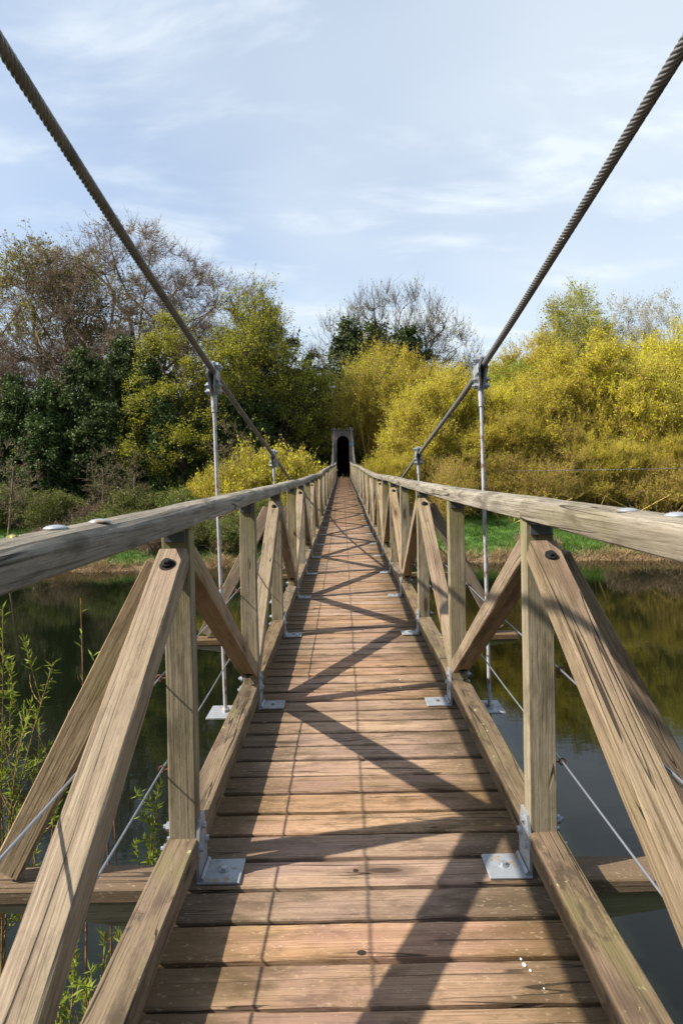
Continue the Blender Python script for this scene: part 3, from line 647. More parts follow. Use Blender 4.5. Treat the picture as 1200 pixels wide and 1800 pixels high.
    j = nearest(e3, pts2, 0.9); s3 = pts2[j]; d3 = e3-s3; L3 = np.linalg.norm(d3, axis=1, keepdims=True); c3 = s3 + tan2[j]*L3*0.4 + d3*0.2 + r.normal(size=d3.shape)*L3*0.15
    K3 = 5; P3 = bez(s3, c3, e3, K3); R3 = np.minimum(0.018, 0.006+0.006*L3)*(1-0.7*np.linspace(0, 1, K3))[None, :]; parts.append(tubes(P3, R3, 3))
    # twigs
    ii = np.repeat(np.arange(len(P3)), twig); kk = r.randint(1, K3, len(ii)); s4 = P3[ii, kk]; tan3 = unit(np.gradient(P3, axis=1))[ii, kk]
    out = unit(s4 - np.array([0, 0, cz*0.8]))
    d4 = unit(tan3*0.8 + out*0.35 + r.normal(size=s4.shape)*0.55 + np.array([0, 0, twig_up])); ln = twig_len*r.uniform(0.4, 1.15, len(ii))[:, None]
    e4 = s4 + d4*ln; m4 = s4 + d4*ln*0.5 + r.normal(size=s4.shape)*ln*0.07
    P4 = np.stack([s4, m4, e4], 1); parts.append(tubes(P4, np.array([twig_r, twig_r*0.8, twig_r*0.45])[None]*np.ones((len(ii), 1)), 3))
    V, F = join_np(parts); wood_me = np_mesh(name+'_trunk', V, F, smooth=True); wood_me.materials.append(bmat)
    # leaves along the twigs
    lm = []
    if leaf_per:
        q = np.repeat(np.arange(len(ii)), leaf_per); t = r.uniform(0.15, 1.05, len(q))[:, None]; pos = s4[q]*(1-t) + e4[q]*t + r.normal(size=(len(q), 3))*leaf_jit
        if leaf_hi is not None: pos = pos[leaf_hi(pos, r)]
        lm.append(leaves(r, pos, leaf, leaf_up, aspect))
    if extra is not None: lm.append(extra(r, P0, P1, P2))
    V, F = join_np(lm); me = np_mesh(name+'_crown', V, F, tint=np.random.RandomState(seed+5).uniform(0, 1, len(F))); me.materials.append(lmat)
    return wood_me, me
def plant(kind, proto, label, cat, x, y, scale=1.0, rz=0.0, group=None, z=None, sz=None):
    z0 = float(ground_z(np.array(float(x)), np.array(float(y)))) if z is None else z
    t = thing(kind, label, cat, (x, y, z0-0.05), group, rz); t.scale = (scale, scale, sz or scale)
    link('trunk', proto[0], None, t); link('crown', proto[1], None, t); return t

# --- prototypes (built at their real size)
willow_lobes = [(0, 0, 7.0, 3.6, 3.4, 3.6), (-2.4, 0.5, 5.2, 2.6, 2.6, 2.9), (2.5, -0.4, 5.4, 2.6, 2.5, 3.0), (0.3, -2.2, 4.6, 2.8, 2.4, 3.0), (0.8, 1.2, 8.8, 2.2, 2.2, 2.4)]
willow_lobes2 = [(0, 0, 6.0, 4.0, 3.2, 3.2), (-2.8, -0.5, 4.4, 2.4, 2.6, 2.6), (2.9, 0.2, 5.6, 2.3, 2.4, 3.3), (-1.0, -1.8, 7.6, 2.3, 2.0, 2.3), (1.4, -2.0, 3.6, 2.4, 2.0, 2.4)]
def WH(p, r):
    return r.uniform(0, 1, len(p)) < np.clip(0.22 + 0.10*p[:, 2], 0.22, 1.0)
PW1 = grow('willow_a', 11, willow_lobes, 3.0, 0.13, stems=7, spread=0.9, n1=26, n2=95, n3=2000, twig=7, twig_len=1.05, twig_up=1.5, leaf=0.050, leaf_per=7, leaf_up=1.2, aspect=2.4, lmat=M_WILLOW, bmat=M_BARKW, n3lo=0.5, clump=0.58, clumped=0.86, leaf_jit=0.06, leaf_hi=WH)
PW2 = grow('willow_b', 23, willow_lobes2, 2.6, 0.12, stems=8, spread=1.0, n1=26, n2=95, n3=2000, twig=7, twig_len=1.0, twig_up=1.5, leaf=0.050, leaf_per=7, leaf_up=1.2, aspect=2.4, lmat=M_WILLOW, bmat=M_BARKW, n3lo=0.5, clump=0.58, clumped=0.86, leaf_jit=0.06, leaf_hi=WH)
PW3 = grow('willow_c', 31, willow_lobes2, 2.6, 0.12, stems=8, spread=1.0, n1=24, n2=110, n3=1500, twig=7, twig_len=1.1, twig_up=1.4, leaf=0.062, leaf_per=4, leaf_up=1.0, aspect=2.0, lmat=M_WILLOW2, bmat=M_BARKW, n3lo=0.4, leaf_jit=0.06, leaf_hi=WH)
PWG = grow('willow_green', 33, willow_lobes, 3.0, 0.12, stems=6, spread=0.9, n1=24, n2=100, n3=1100, twig=6, twig_len=1.1, twig_up=1.3, leaf=0.085, leaf_per=5, leaf_up=0.6, aspect=1.6, lmat=M_LIME, bmat=M_BARKW, n3lo=0.4)
YB = grow('yellow_bush', 37, [(0, 0, 1.6, 2.2, 1.8, 1.6), (1.2, 0, 1.2, 1.6, 1.4, 1.3), (-1.3, 0, 1.2, 1.6, 1.4, 1.2)], 0.8, 0.05, stems=12, spread=0.9, n1=24, n2=120, n3=900, twig=7, twig_len=0.9, twig_up=2.0, leaf=0.05, leaf_per=5, leaf_up=2.2, aspect=2.4, lmat=M_WILLOW, bmat=M_BARKW, n3lo=0.3, leaf_jit=0.05)
def oakleaf(pos, r):
    side = (pos[:, 0] < -3.0) & (pos[:, 2] > 12)
    return side | (r.uniform(0, 1, len(pos)) < 0.35)
OAKL = [(0.5, 0, 17.5, 7.6, 6, 6.3), (-7, 0.5, 16.5, 4.8, 5, 6.0), (7.2, 0, 14.8, 5.2, 5, 5.6), (-9.0, 0, 10.5, 4.8, 4, 3.4), (4, -2, 11.5, 6, 5, 4.4), (-3, -2, 10.0, 6, 4, 4)]
OAK = grow('bare_oak', 5, OAKL, 8.0, 0.62, stems=1, n1=44, n2=460, n3=7000, clump=0.8, clumped=0.6, twig=7, twig_len=0.75, twig_up=0.35, twig_r=0.011, leaf=0.07, leaf_per=1, lmat=M_BUD, bmat=M_BARK, gnarl=0.5, leaf_hi=lambda p, r: r.uniform(0, 1, len(p)) < 0.8, r1=0.24)
OAKG = grow('oak_olive', 6, [(0, 0, 15.5, 4.4, 4, 5.0), (-2.0, 0.5, 18.5, 3.6, 3, 3.4), (2.6, 0, 17, 4.0, 3, 4)], 7.0, 0.30, stems=1, n1=16, n2=120, n3=750, twig=5, twig_len=0.9, twig_up=0.4, twig_r=0.012, leaf=0.12, leaf_per=3, lmat=M_OLIVE, bmat=M_BARK, gnarl=0.5)
MAP = grow('spring_maple', 8, [(0, 0, 10.5, 3.4, 3.2, 4.6), (-1.8, -0.8, 6.5, 3.0, 2.8, 4.0), (2.2, 0.4, 7.8, 2.8, 2.6, 4.4), (0.4, -1.4, 3.6, 3.0, 2.2, 2.8)], 5.5, 0.22, stems=2, n1=20, n2=80, n3=1300, twig=5, twig_len=0.6, twig_up=0.4, leaf=0.088, leaf_per=7, aspect=1.3, clump=0.5, clumped=0.88, lmat=M_SPRING, bmat=M_BARKD)
MAP2 = grow('open_maple', 9, [(0, 0, 11.5, 3.4, 3.0, 5.2), (2.4, 0, 10.5, 2.2, 2.2, 4.2), (-2.2, 0, 8.5, 2.4, 2.4, 4.0)], 6.0, 0.2, stems=3, n1=16, n2=120, n3=900, twig=6, twig_len=0.95, twig_up=1.2, leaf=0.09, leaf_per=5, aspect=1.3, lmat=M_SPRING, bmat=M_BARKD)
def ivy_cover(nn, size, rad, hmax):
    def f(r, P0, P1, P2):
        pts = P0.reshape(-1, 3); n = nn; a = r.uniform(0, 2*np.pi, n); h = r.uniform(0, hmax, n)
        k = np.clip((h/hmax*(P0.shape[1]-1)).astype(int), 0, P0.shape[1]-1); st = r.randint(0, P0.shape[0], n); c = P0[st, k]
        lump = 0.72 + 0.3*np.sin(a*3+h*1.7+st) + 0.2*np.sin(h*3.1+a*2); rad_ = rad*lump*(1-0.35*h/hmax)*r.uniform(0.75, 1.1, n)
        pos = np.stack([c[:, 0]+np.cos(a)*rad_, c[:, 1]+np.sin(a)*rad_, h], 1); return leaves(r, pos, size, 0.0, 1.2)
    return f
IVY = grow('ivy_tree', 14, [(0, 0, 8.0, 1.9, 1.8, 3.0), (-0.8, 0, 5.0, 1.8, 1.6, 2.8), (1.0, 0, 4.0, 1.9, 1.6, 2.6), (0, -.4, 2.0, 1.9, 1.5, 1.8)], 9.5, 0.25, stems=1, n1=14, n2=70, n3=1000, clump=0.42, twig=5, twig_len=0.35, twig_up=0.0, leaf=0.13, leaf_per=7, aspect=1.15, lmat=M_IVY, bmat=M_BARKD, extra=ivy_cover(14000, 0.13, 1.15, 9.5))
IVYC = grow('ivy_column', 15, [(0, 0, 6.2, 0.9, 0.9, 1.9), (0, 0, 3.5, 0.9, 0.9, 2.5)], 7.8, 0.2, stems=1, n1=8, n2=40, n3=400, twig=4, twig_len=0.35, leaf=0.12, leaf_per=7, aspect=1.15, lmat=M_IVY, bmat=M_BARKD, extra=ivy_cover(9000, 0.12, 0.85, 7.8))
EVG = grow('evergreen', 17, [(0, 0, 11.5, 1.9, 1.9, 3.6), (0.4, 0, 8.0, 2.9, 2.6, 3.4), (-0.6, 0, 4.6, 3.3, 2.8, 3.2), (0.8, -0.5, 2.5, 3.0, 2.4, 2.4)], 9.0, 0.25, stems=1, n1=18, n2=100, n3=1400, twig=6, twig_len=0.5, twig_up=0.2, leaf=0.13, leaf_per=7, aspect=1.4, lmat=M_EVER, bmat=M_BARKD)
BACK = grow('ivied_bare_tree', 19, [(0, 0, 15.5, 5.0, 3.5, 5.0), (-4.4, 0, 13.5, 3.8, 3.0, 4.2), (4.6, 0, 13.0, 4.2, 3.0, 4.0)], 8.5, 0.28, stems=5, spread=2.6, n1=30, n2=200, n3=1000, clumped=0.5, twig=5, twig_len=1.6, twig_up=1.5, twig_r=0.013, leaf=0.09, leaf_per=1, aspect=1.5, lmat=M_OLIVE, bmat=M_BARKD, gnarl=0.3)
BIR = grow('birch', 21, [(0, 0, 15.0, 3.0, 2.6, 5.4), (-1.8, 0, 12, 2.2, 2.0, 4.4), (1.8, 0, 12.5, 2.2, 2.0, 4.4)], 13.0, 0.16, stems=2, n1=22, n2=150, n3=900, twig=7, twig_len=1.1, twig_up=-0.3, twig_r=0.012, leaf=0.11, leaf_per=5, aspect=1.5, lmat=M_SPRING, bmat=M_BIRCH, r1=0.07)
BIRB = grow('bare_birch', 22, [(0, 0, 14.5, 2.6, 2.4, 5.4), (1.6, 0, 12, 2.0, 2.0, 4.4)], 12.5, 0.13, stems=3, n1=20, n2=120, n3=480, twig=6, twig_len=1.2, twig_up=0.9, twig_r=0.009, leaf=0.08, leaf_per=2, aspect=1.5, lmat=M_OLIVE, bmat=M_BIRCH, r1=0.06)
SHR = grow('shrub', 25, [(0, 0, 1.7, 2.2, 1.8, 1.7), (-1.4, 0, 1.1, 1.6, 1.4, 1.2), (1.5, -0.2, 1.3, 1.6, 1.4, 1.3)], 0.9, 0.05, stems=7, spread=0.7, n1=20, n2=120, n3=900, twig=5, twig_len=0.6, twig_up=0.5, leaf=0.085, leaf_per=5, aspect=1.5, lmat=M_BRUSH, bmat=M_BARK, n3lo=0.2)
THI = grow('thicket', 26, [(0, 0, 2.4, 2.6, 1.6, 2.2), (1.6, 0, 1.9, 2.2, 1.5, 1.9), (-1.6, 0, 2.0, 2.2, 1.5, 1.9)], 1.8, 0.04, stems=16, spread=2.0, n1=34, n2=140, n3=1000, twig=5, twig_len=0.9, twig_up=1.0, leaf=0.055, leaf_per=2, aspect=1.8, lmat=M_WILLOW2, bmat=M_BARKW, n3lo=0.1)
THI2 = grow('dead_thicket', 27, [(0, 0, 1.6, 2.6, 1.4, 1.3), (1.6, 0, 1.2, 2.2, 1.3, 1.1), (-1.6, 0, 1.3, 2.2, 1.3, 1.1)], 1.0, 0.02, stems=18, spread=2.2, n1=34, n2=120, n3=800, twig=5, twig_len=0.8, twig_up=-0.1, twig_r=0.014, leaf=0.07, leaf_per=1, aspect=2.5, lmat=M_REED, bmat=M_BARK, n3lo=0.1)
SAP = grow('sapling', 28, [(0, 0, 4.6, 1.1, 1.0, 2.4), (0.2, 0, 3.0, 1.1, 1.0, 1.6)], 5.2, 0.065, stems=1, n1=10, n2=36, n3=160, twig=4, twig_len=0.6, twig_up=0.6, leaf=0.07, leaf_per=1, aspect=1.5, lmat=M_BRUSH, bmat=M_BARK, r1=0.03)

# --- planting: right bank willows  (x, y, scale, rz, proto, label)
G1 = 'yellow willows on the right of the far bank'
W = [
 (2.7, 60, 1.22, 0.3, PW3, 'tall olive willow directly right of the tower, behind the low bushes'),
 (6.5, 62, 1.33, 1.2, PW1, 'bright yellow willow dome behind, beneath the bare ivied trees'),
 (12.5, 60, 1.20, 2.2, PW2, 'yellow willow dome behind the right cable clamp'),
 (18.8, 61, 1.32, 3.1, PW1, 'tall yellow willow with the highest yellow crown, left of the pale birches'),
 (24.0, 60, 1.18, 0.9, PW3, 'olive green willow dome below the pale birches'),
 (15.8, 56.5, 1.10, 0.6, PWG, 'fresh light green willow among the yellow ones, right of the right cable clamp'),
 (19.5, 55.5, 0.95, 2.6, PWG, 'smaller light green willow beside the fresh green one'),
 (7.9, 50.5, 1.00, 4.0, PW1, 'rounded golden willow in front, just left of the right hanger rod'),
 (3.9, 47.2, 0.52, 5.0, PW2, 'small low golden willow bush at the right edge of the bridge near the tower'),
 (13.2, 49.0, 0.86, 0.5, PW2, 'golden willow just right of the right hanger rod'),
 (17.6, 50.5, 0.86, 1.9, PW3, 'dull olive willow above the widest patch of grass'),
 (21.5, 51.5, 1.20, 2.7, PW1, 'large orange-gold willow dome, with spreading pale stems below'),
 (27.4, 50.5, 1.26, 3.6, PW2, 'golden willow cut by the right edge of the photo'),
 (30.0, 57, 1.38, 4.4, PW1, 'tall yellow willow at the far right, behind the golden one at the edge'),
 (16.2, 51.5, 1.02, 4.9, PW1, 'golden willow filling the middle between the hanger rod and the orange-gold dome'),
 (10.4, 52.5, 1.12, 5.6, PW2, 'golden willow directly behind the right hanger rod'),
 (10.2, 47.3, 0.58, 2.5, PW3, 'low olive willow bush seen through the right handrail posts'),
 (19.8, 47.3, 0.60, 5.5, PW2, 'low golden willow bush in front of the large orange-gold dome'),
 (25.2, 47.2, 0.62, 1.1, PW1, 'low golden willow bush at the right end of the grass strip'),
]
for (x, y, s_, rz, pr, lb) in W: plant('willow_tree', pr, lb, 'willow', x, y, s_*1.05, rz, G1, sz=s_*1.08)
for (x, y, s_, rz, pr, lb) in [(33.5, 50, 1.1, 0.2, PW3, 'olive willow beyond the right edge, next to the golden one'), (31.5, 60, 1.3, 1.4, PW2, 'tall golden willow behind, at the far right')]:
    plant('willow_tree', pr, lb, 'willow', x, y, s_, rz, G1)
plant('maple_tree', MAP, 'small leafy tree seen through the upper half of the tower arch', 'tree', 0.9, 61.5, 0.42, 0.7)
# trees standing above the willows
plant('bare_tree', BACK, 'clump of nearly bare dark-stemmed trees standing above the yellow willows right of the tower', 'tree', 6.6, 76, 1.28, 0.0)
plant('bare_tree', BACK, 'smaller bare twiggy tree tapering down towards the right cable', 'tree', 14.2, 82, 0.90, 2.4)
plant('ivy_tree', IVY, 'dark ivy-clad tree inside the bare clump, left of its middle', 'tree', 4.9, 74.5, 1.95, 0.4, 'ivy-clad trees in the bare clump')
plant('ivy_tree', IVY, 'dark ivy-clad tree at the left foot of the bare clump', 'tree', 1.4, 73, 1.75, 1.9, 'ivy-clad trees in the bare clump')
plant('ivy_tree', IVY, 'dark ivy-clad tree at the middle of the bare clump', 'tree', 8.2, 75, 1.86, 3.0, 'ivy-clad trees in the bare clump')
plant('birch_tree', BIR, 'leafy birch with pale stems, highest crown on the right', 'birch', 30.2, 76, 1.25, 0.5)
plant('birch_tree', BIR, 'leafy birch leaning in front of the highest one, left shoulder of the pair', 'birch', 27.4, 74, 1.15, 2.0)
plant('birch_tree', BIRB, 'bare thin birch between the leafy birches and the right edge', 'birch', 36.4, 76, 1.22, 1.0)
plant('birch_tree', BIRB, 'bare wispy birch at the right edge of the photo', 'birch', 41.5, 78, 1.25, 3.0)
# --- left bank
plant('oak_tree', OAK, 'huge bare brown-twigged oak, the tallest tree on the left bank', 'oak', -21.4, 60, 1.18, 0.0)
plant('oak_tree', OAKG, 'oak with thin olive leaves at the upper left of the huge bare oak', 'oak', -28.0, 61, 1.27, 0.5)
plant('bare_tree', OAK, 'bare tree with arching branches at the left edge of the photo', 'tree', -33.0, 57, 0.70, 2.0)
plant('maple_tree', MAP, 'full yellow-green leafed tree in front of the huge oak, behind the left hanger rod', 'tree', -12.9, 50.5, 1.16, 0.2)
plant('maple_tree', MAP2, 'open leafy tree with upright sprays, left of the gap of sky', 'tree', -8.6, 55, 1.26, 1.1)
plant('maple_tree', MAP, 'low yellow-green tree hanging over the left side of the tower', 'tree', -3.5, 58.5, 0.90, 2.6)
plant('maple_tree', MAP2, 'slim leafy tree between the full one and the dark evergreens', 'tree', -6.4, 56, 1.14, 3.3)
G2 = 'dark evergreens behind the tower'
for (x, y, s_, rz, lb) in [(-6.2, 60, 1.18, 0.2, 'tall dark evergreen left of the tower'), (-3.2, 66, 1.02, 1.4, 'dark evergreen with its top in the gap of sky left of the tower'), (1.6, 72, 1.0, 2.2, 'dark evergreen furthest behind the tower'), (3.0, 68, 0.85, 3.0, 'dark evergreen right behind the tower'), (-10.2, 61, 1.0, 4.0, 'dark evergreen behind the open leafy tree'), (-1.6, 59.5, 0.66, 0.9, 'low dark evergreen against the left pillar of the tower'), (-15.0, 62, 0.95, 2.0, 'dark evergreen behind the full yellow-green tree')]:
    plant('evergreen_tree', EVG, lb, 'evergreen', x, y, s_, rz, G2)
G3 = 'ivy-covered trees on the left bank'
for (x, y, s_, rz, pr, lb) in [
 (-27.0, 50, 1.12, 0.3, IVY, 'broad ivy-covered tree at the left edge, beside the brick house'),
 (-23.6, 49.5, 1.08, 1.3, IVY, 'dark ivy-covered tree just right of the brick house'),
 (-21.2, 50.5, 1.30, 2.3, IVY, 'tallest ivy-covered tree, under the middle of the huge oak'),
 (-18.6, 49.0, 1.15, 0.8, IVYC, 'narrow column of ivy under the right half of the huge oak'),
 (-16.4, 51.5, 1.30, 3.3, IVY, 'dark ivy-covered tree behind the narrow ivy column'),
 (-14.6, 49.3, 1.25, 4.3, IVYC, 'column of ivy left of the left hanger rod'),
 (-18.9, 53.5, 1.42, 2.6, IVY, 'ivy-covered tree right behind the narrow ivy column, its top in the huge oak'),
 (-7.4, 52.0, 1.0, 1.6, IVY, 'dark ivy-covered tree behind the second left hanger'),
 (-30.5, 51.5, 1.0, 5.0, IVY, 'ivy-covered tree beyond the left edge'),
 (-10.6, 51.0, 1.02, 0.1, IVY, 'dark ivy-covered tree right of the left hanger rod')]:
    plant('ivy_tree', pr, lb, 'ivy-clad tree', x, y, s_, rz, G3)
G4 = 'bare saplings along the left bank'
for (x, y, s_, rz, lb) in [(-23.3, 41.5, 1.08, 0.4, 'slanting bare sapling at the left edge, on the grass'), (-8.4, 44.5, 1.12, 1.4, 'slim pale sapling right of the left hanger rod'), (-15.2, 43.6, 0.82, 2.9, 'slim bare sapling left of the left hanger rod'), (-18.0, 44.5, 0.9, 4.4, 'bare sapling in front of the narrow ivy column')]:
    t = plant('sapling', SAP, lb, 'sapling', x, y, s_, rz, G4); t.rotation_euler[1] = R(rng.uniform(-7, 7))
G5 = 'undergrowth shrubs on the far bank'
SH = [(-25.5, 46.0, 0.9, SHR, 'shrub below the ivy at the far left'), (-21.5, 45.0, 0.8, SHR, 'yellowish shrub on the left grass beside the slanting sapling'), (-18.0, 44.2, 0.62, THI2, 'brown twiggy thicket below the narrow ivy column'),
      (-14.9, 43.4, 0.85, SHR, 'leafy shrub between the two saplings left of the hanger rod'), (-11.8, 43.0, 0.85, SHR, 'large leafy shrub behind the left hanger rod'), (-9.2, 42.0, 0.7, THI2, 'brown twiggy thicket right of the left hanger rod'),
      (-16.6, 41.0, 0.62, SHR, 'low shrub at the water left of the hanger rod'), (-12.2, 39.8, 0.5, THI2, 'low brown brambles overhanging the water at the left'), (-8.0, 39.9, 0.6, SHR, 'low shrub at the water nearest the bridge on the left'),
      (-19.8, 41.4, 0.5, THI2, 'low brown brambles on the left grass edge'),
      (-14.0, 41.2, 0.6, SHR, 'leafy shrub at the water straight below the full yellow-green tree'), (-10.2, 40.6, 0.6, SHR, 'leafy shrub at the water right of the left hanger rod'), (-5.8, 41.5, 0.8, SHR, 'shrub at the water between the second hanger and the handrail'),
      (-17.8, 39.4, 0.45, THI2, 'small brown tangle dipping into the water on the left'), (0.3, 58.6, 1.0, SHR, 'leafy shrub seen through the tower arch'), (18.6, 39.2, 0.5, THI2, 'small brown bramble tangle at the waterline on the right'), (21.6, 39.0, 0.6, THI2, 'brown bramble tangle beside the right post at the waterline'),
      (3.8, 46.0, 0.8, THI, 'brown thicket beneath the small golden willow'), (8.2, 45.8, 0.95, THI, 'brown stemmy thicket behind the left end of the grass'), (12.6, 46.0, 1.0, THI, 'brown stemmy thicket at the back of the grass strip'),
      (17.0, 46.4, 1.05, THI, 'brown stemmy thicket below the olive willow'), (21.8, 46.2, 1.05, THI, 'brown stemmy thicket behind the right half of the grass'), (26.6, 45.2, 1.1, THI, 'brown stemmy thicket at the right edge'),
      (12.4, 38.9, 0.42, THI2, 'small brown tangle at the waterline, left of the right post'), (28.0, 40.0, 0.7, THI2, 'brown tangle at the waterline beyond the right edge'),
      (24.5, 39.4, 0.75, THI2, 'dead brown brambles hanging over the water at the right end of the grass')]
for (x, y, s_, pr, lb) in SH: plant('shrub', pr, lb, 'shrub', x, y, s_, x*1.7, G5)
G6 = 'golden bushes left of the bridge end'
for (x, y, s_, lb) in [(-5.3, 47.5, 1.62, 'golden upright bush nearest the bridge, left of the tower'), (-8.0, 46.2, 1.38, 'golden upright bush behind the second left hanger'), (-10.6, 46.0, 0.95, 'golden bush furthest left of the bridge end'), (-4.2, 43.2, 0.62, 'small golden bush in front, at the handrail')]:
    plant('golden_bush', YB, lb, 'bush', x, y, s_, x, G6)
# far wood seen between the crowns
def far_wood():
    r = np.random.RandomState(40); n = 60000; x = r.uniform(-95, 95, n); y = r.uniform(84, 96, n)
    top = 8.0 + 1.4*np.sin(x*0.23) + 1.0*np.sin(x*0.61+1) + 0.6*np.sin(x*1.3); h = top*r.uniform(0, 1, n)**0.8
    z = ground_z(x, y) + h; V, F = leaves(r, np.stack([x, y, z], 1), 0.55, 0, 1.3)
    me = np_mesh('far_wood', V, F, tint=r.uniform(0, 1, n)); o = link('far_wood', me, M_EVER); tag(o, 'dark wood filling the gaps behind the trees of the far bank', 'wood', None, 'stuff')
far_wood()

# grass, reeds
def blades(r, x, y, z, h, w_, lean=0.35):
    n = len(x); a = r.uniform(0, 2*np.pi, n); d = np.stack([np.cos(a), np.sin(a), np.zeros(n)], 1); l = np.stack([r.normal(0, lean, n), r.normal(0, lean, n), np.ones(n)], 1)*h[:, None]
    b = np.stack([x, y, z], 1); V = np.stack([b-d*w_[:, None], b+d*w_[:, None], b+l*0.6+d*w_[:, None]*0.6, b+l], 1).reshape(-1, 3); return V, np.arange(4*n).reshape(n, 4)
r = np.random.RandomState(50); n = 130000
x = r.uniform(-34, 40, n); y = r.uniform(37.2, 46.5, n); wig = 1.1*np.sin(x*0.21+1.0) + 0.6*np.sin(x*0.53) + 0.25*np.sin(x*1.7); ok = (y-37.6-wig*0.5 > 0.22+0.25*np.sin(x*2.3)**2); x, y = x[ok], y[ok]; n = len(x)
clump = 0.07 + 0.13*r.uniform(0, 1, n)*(0.6+0.7*np.sin(x*1.9+y*1.3)**2) + 0.20*r.uniform(0, 1, n)*(np.sin(x*0.8+1.3*np.sin(y*1.1))*np.sin(y*1.9+x*0.4) > 0.45)
V, F = blades(r, x, y, ground_z(x, y)-0.02, clump*1.25, np.full(n, 0.018)); tag(link('grass', np_mesh('grass', V, F, tint=r.uniform(0, 1, n)), M_GRASS), 'bright green grass strip along the far bank', 'grass', None, 'stuff')
n = 42000; x = r.uniform(-34, 40, n); wig = 1.1*np.sin(x*0.21+1.0) + 0.6*np.sin(x*0.53) + 0.25*np.sin(x*1.7); y = 37.6+wig*0.5 + r.normal(0.25, 0.38, n); z = ground_z(x, y)-0.02
dens = (0.35+0.65*np.sin(x*0.9+2)**2) > r.uniform(0, 1, n); x, y, z = x[dens], y[dens], z[dens]; n = len(x)
V, F = blades(r, x, y, z, r.uniform(0.12, 0.6, n)*(0.45+0.9*(np.sin(x*0.7+np.sin(x*2.1))**2)), np.full(n, 0.016), 1.0); tag(link('dead_reeds', np_mesh('dead_reeds', V, F, tint=r.uniform(0, 1, n)), M_REED), 'brown dead reeds along the waterline of the far bank', 'reeds', None, 'stuff')

# brick house glimpsed on the left
def brickmat():
    m, _, _ = newmat('red brick'); s = NB(m); b = s.N.new('ShaderNodeTexBrick'); s.L.new(s.mapping(s.obj(), (1, 1, 1), rot=(R(90), 0, 0)), b.inputs[0]); b.inputs['Scale'].default_value = 4
    b.inputs['Color1'].default_value = (0.34, 0.13, 0.085, 1); b.inputs['Color2'].default_value = (0.26, 0.10, 0.07, 1); b.inputs['Mortar'].default_value = (0.36, 0.32, 0.28, 1)
    s.L.new(b.outputs[0], s.b.inputs['Base Color']); s.b.inputs['Roughness'].default_value = 0.9; return m
hs = thing('brick_house', 'red brick house half hidden by ivy-covered trees at the left edge', 'house', (-40, 78, 3.5))
bm = bmesh.new(); box_bm(bm, (0, 0, 4), (10, 8, 8)); link('wall', bm_mesh('wall', bm), brickmat(), hs)
bm = bmesh.new(); vs = [bm.verts.new(p) for p in ((-5.4, -4.4, 7.9), (5.4, -4.4, 7.9), (5.4, 4.4, 7.9), (-5.4, 4.4, 7.9), (-5.4, 0, 10.8), (5.4, 0, 10.8))]
for f in ((0, 1, 5, 4), (2, 3, 4, 5), (0, 4, 3), (1, 2, 5), (0, 3, 2, 1)): bm.faces.new([vs[i] for i in f])
link('roof', bm_mesh('roof', bm), M_BARKD, hs)
for wx in (-2.6, 2.6):
    bm = bmesh.new(); box_bm(bm, (wx, -4.02, 5.4), (1.2, 0.08, 1.4)); link('window', bm_mesh('window', bm), M_DARKPLATE, hs)
# long slack wire on the right
bm = bmesh.new(); pts = []
for i in range(41):
    t = i/40; pts.append(Vector((8.6 + 34*t, 48.5 - 34*t, 5.95 - 0.55*t*(1-t)*4 + 0.4*t)))
for a, b in zip(pts[:-1], pts[1:]): cyl_bm(bm, a, b, 0.022, seg=6, caps=False)
tag(link('overhead_wire', bm_mesh('overhead_wire', bm, True), M_DARKBOLT), 'thin black wire slung across the willows on the right', 'wire')

# unseen near bank behind the camera; its wood is added to block low sky
def near_side():
    xs = np.linspace(-200, 200, 81); ys = np.linspace(-150, -9, 48); X, Y = np.meshgrid(xs, ys); Z = np.interp(-Y + 0.8*np.sin(X*0.3), [8, 9.5, 11, 20, 150], [-1.0, 0.1, 0.9, 3.4, 5.0])
    V = np.stack([X, Y, Z], -1).reshape(-1, 3); I = np.arange(81*48).reshape(48, 81); F = np.stack([I[:-1, :-1], I[:-1, 1:], I[1:, 1:], I[1:, :-1]], -1).reshape(-1, 4)
    tag(link('near_bank', np_mesh('near_bank', V, F, smooth=True), bpy.data.materials['bank soil and turf']), kind='structure')
    r = np.random.RandomState(77); n = 60000; x = r.uniform(-75, 75, n); y = r.uniform(-26, -15, n); ok = np.abs(x) > 2.2; x, y = x[ok], y[ok]; n = len(x)
    top = 10 + 2.0*np.sin(x*0.31) + 1.5*np.sin(x*0.83+1); z = 2.5 + top*r.uniform(0, 1, n); V, F = leaves(r, np.stack([x, y, z], 1), 0.55, 0, 1.3)
    tag(link('sky_block_wood', np_mesh('sky_block_wood', V, F, tint=r.uniform(0, 1, n)), M_EVER), 'dark wood on the near bank, unseen, added to block the low sky', 'wood', None, 'stuff')
near_side()

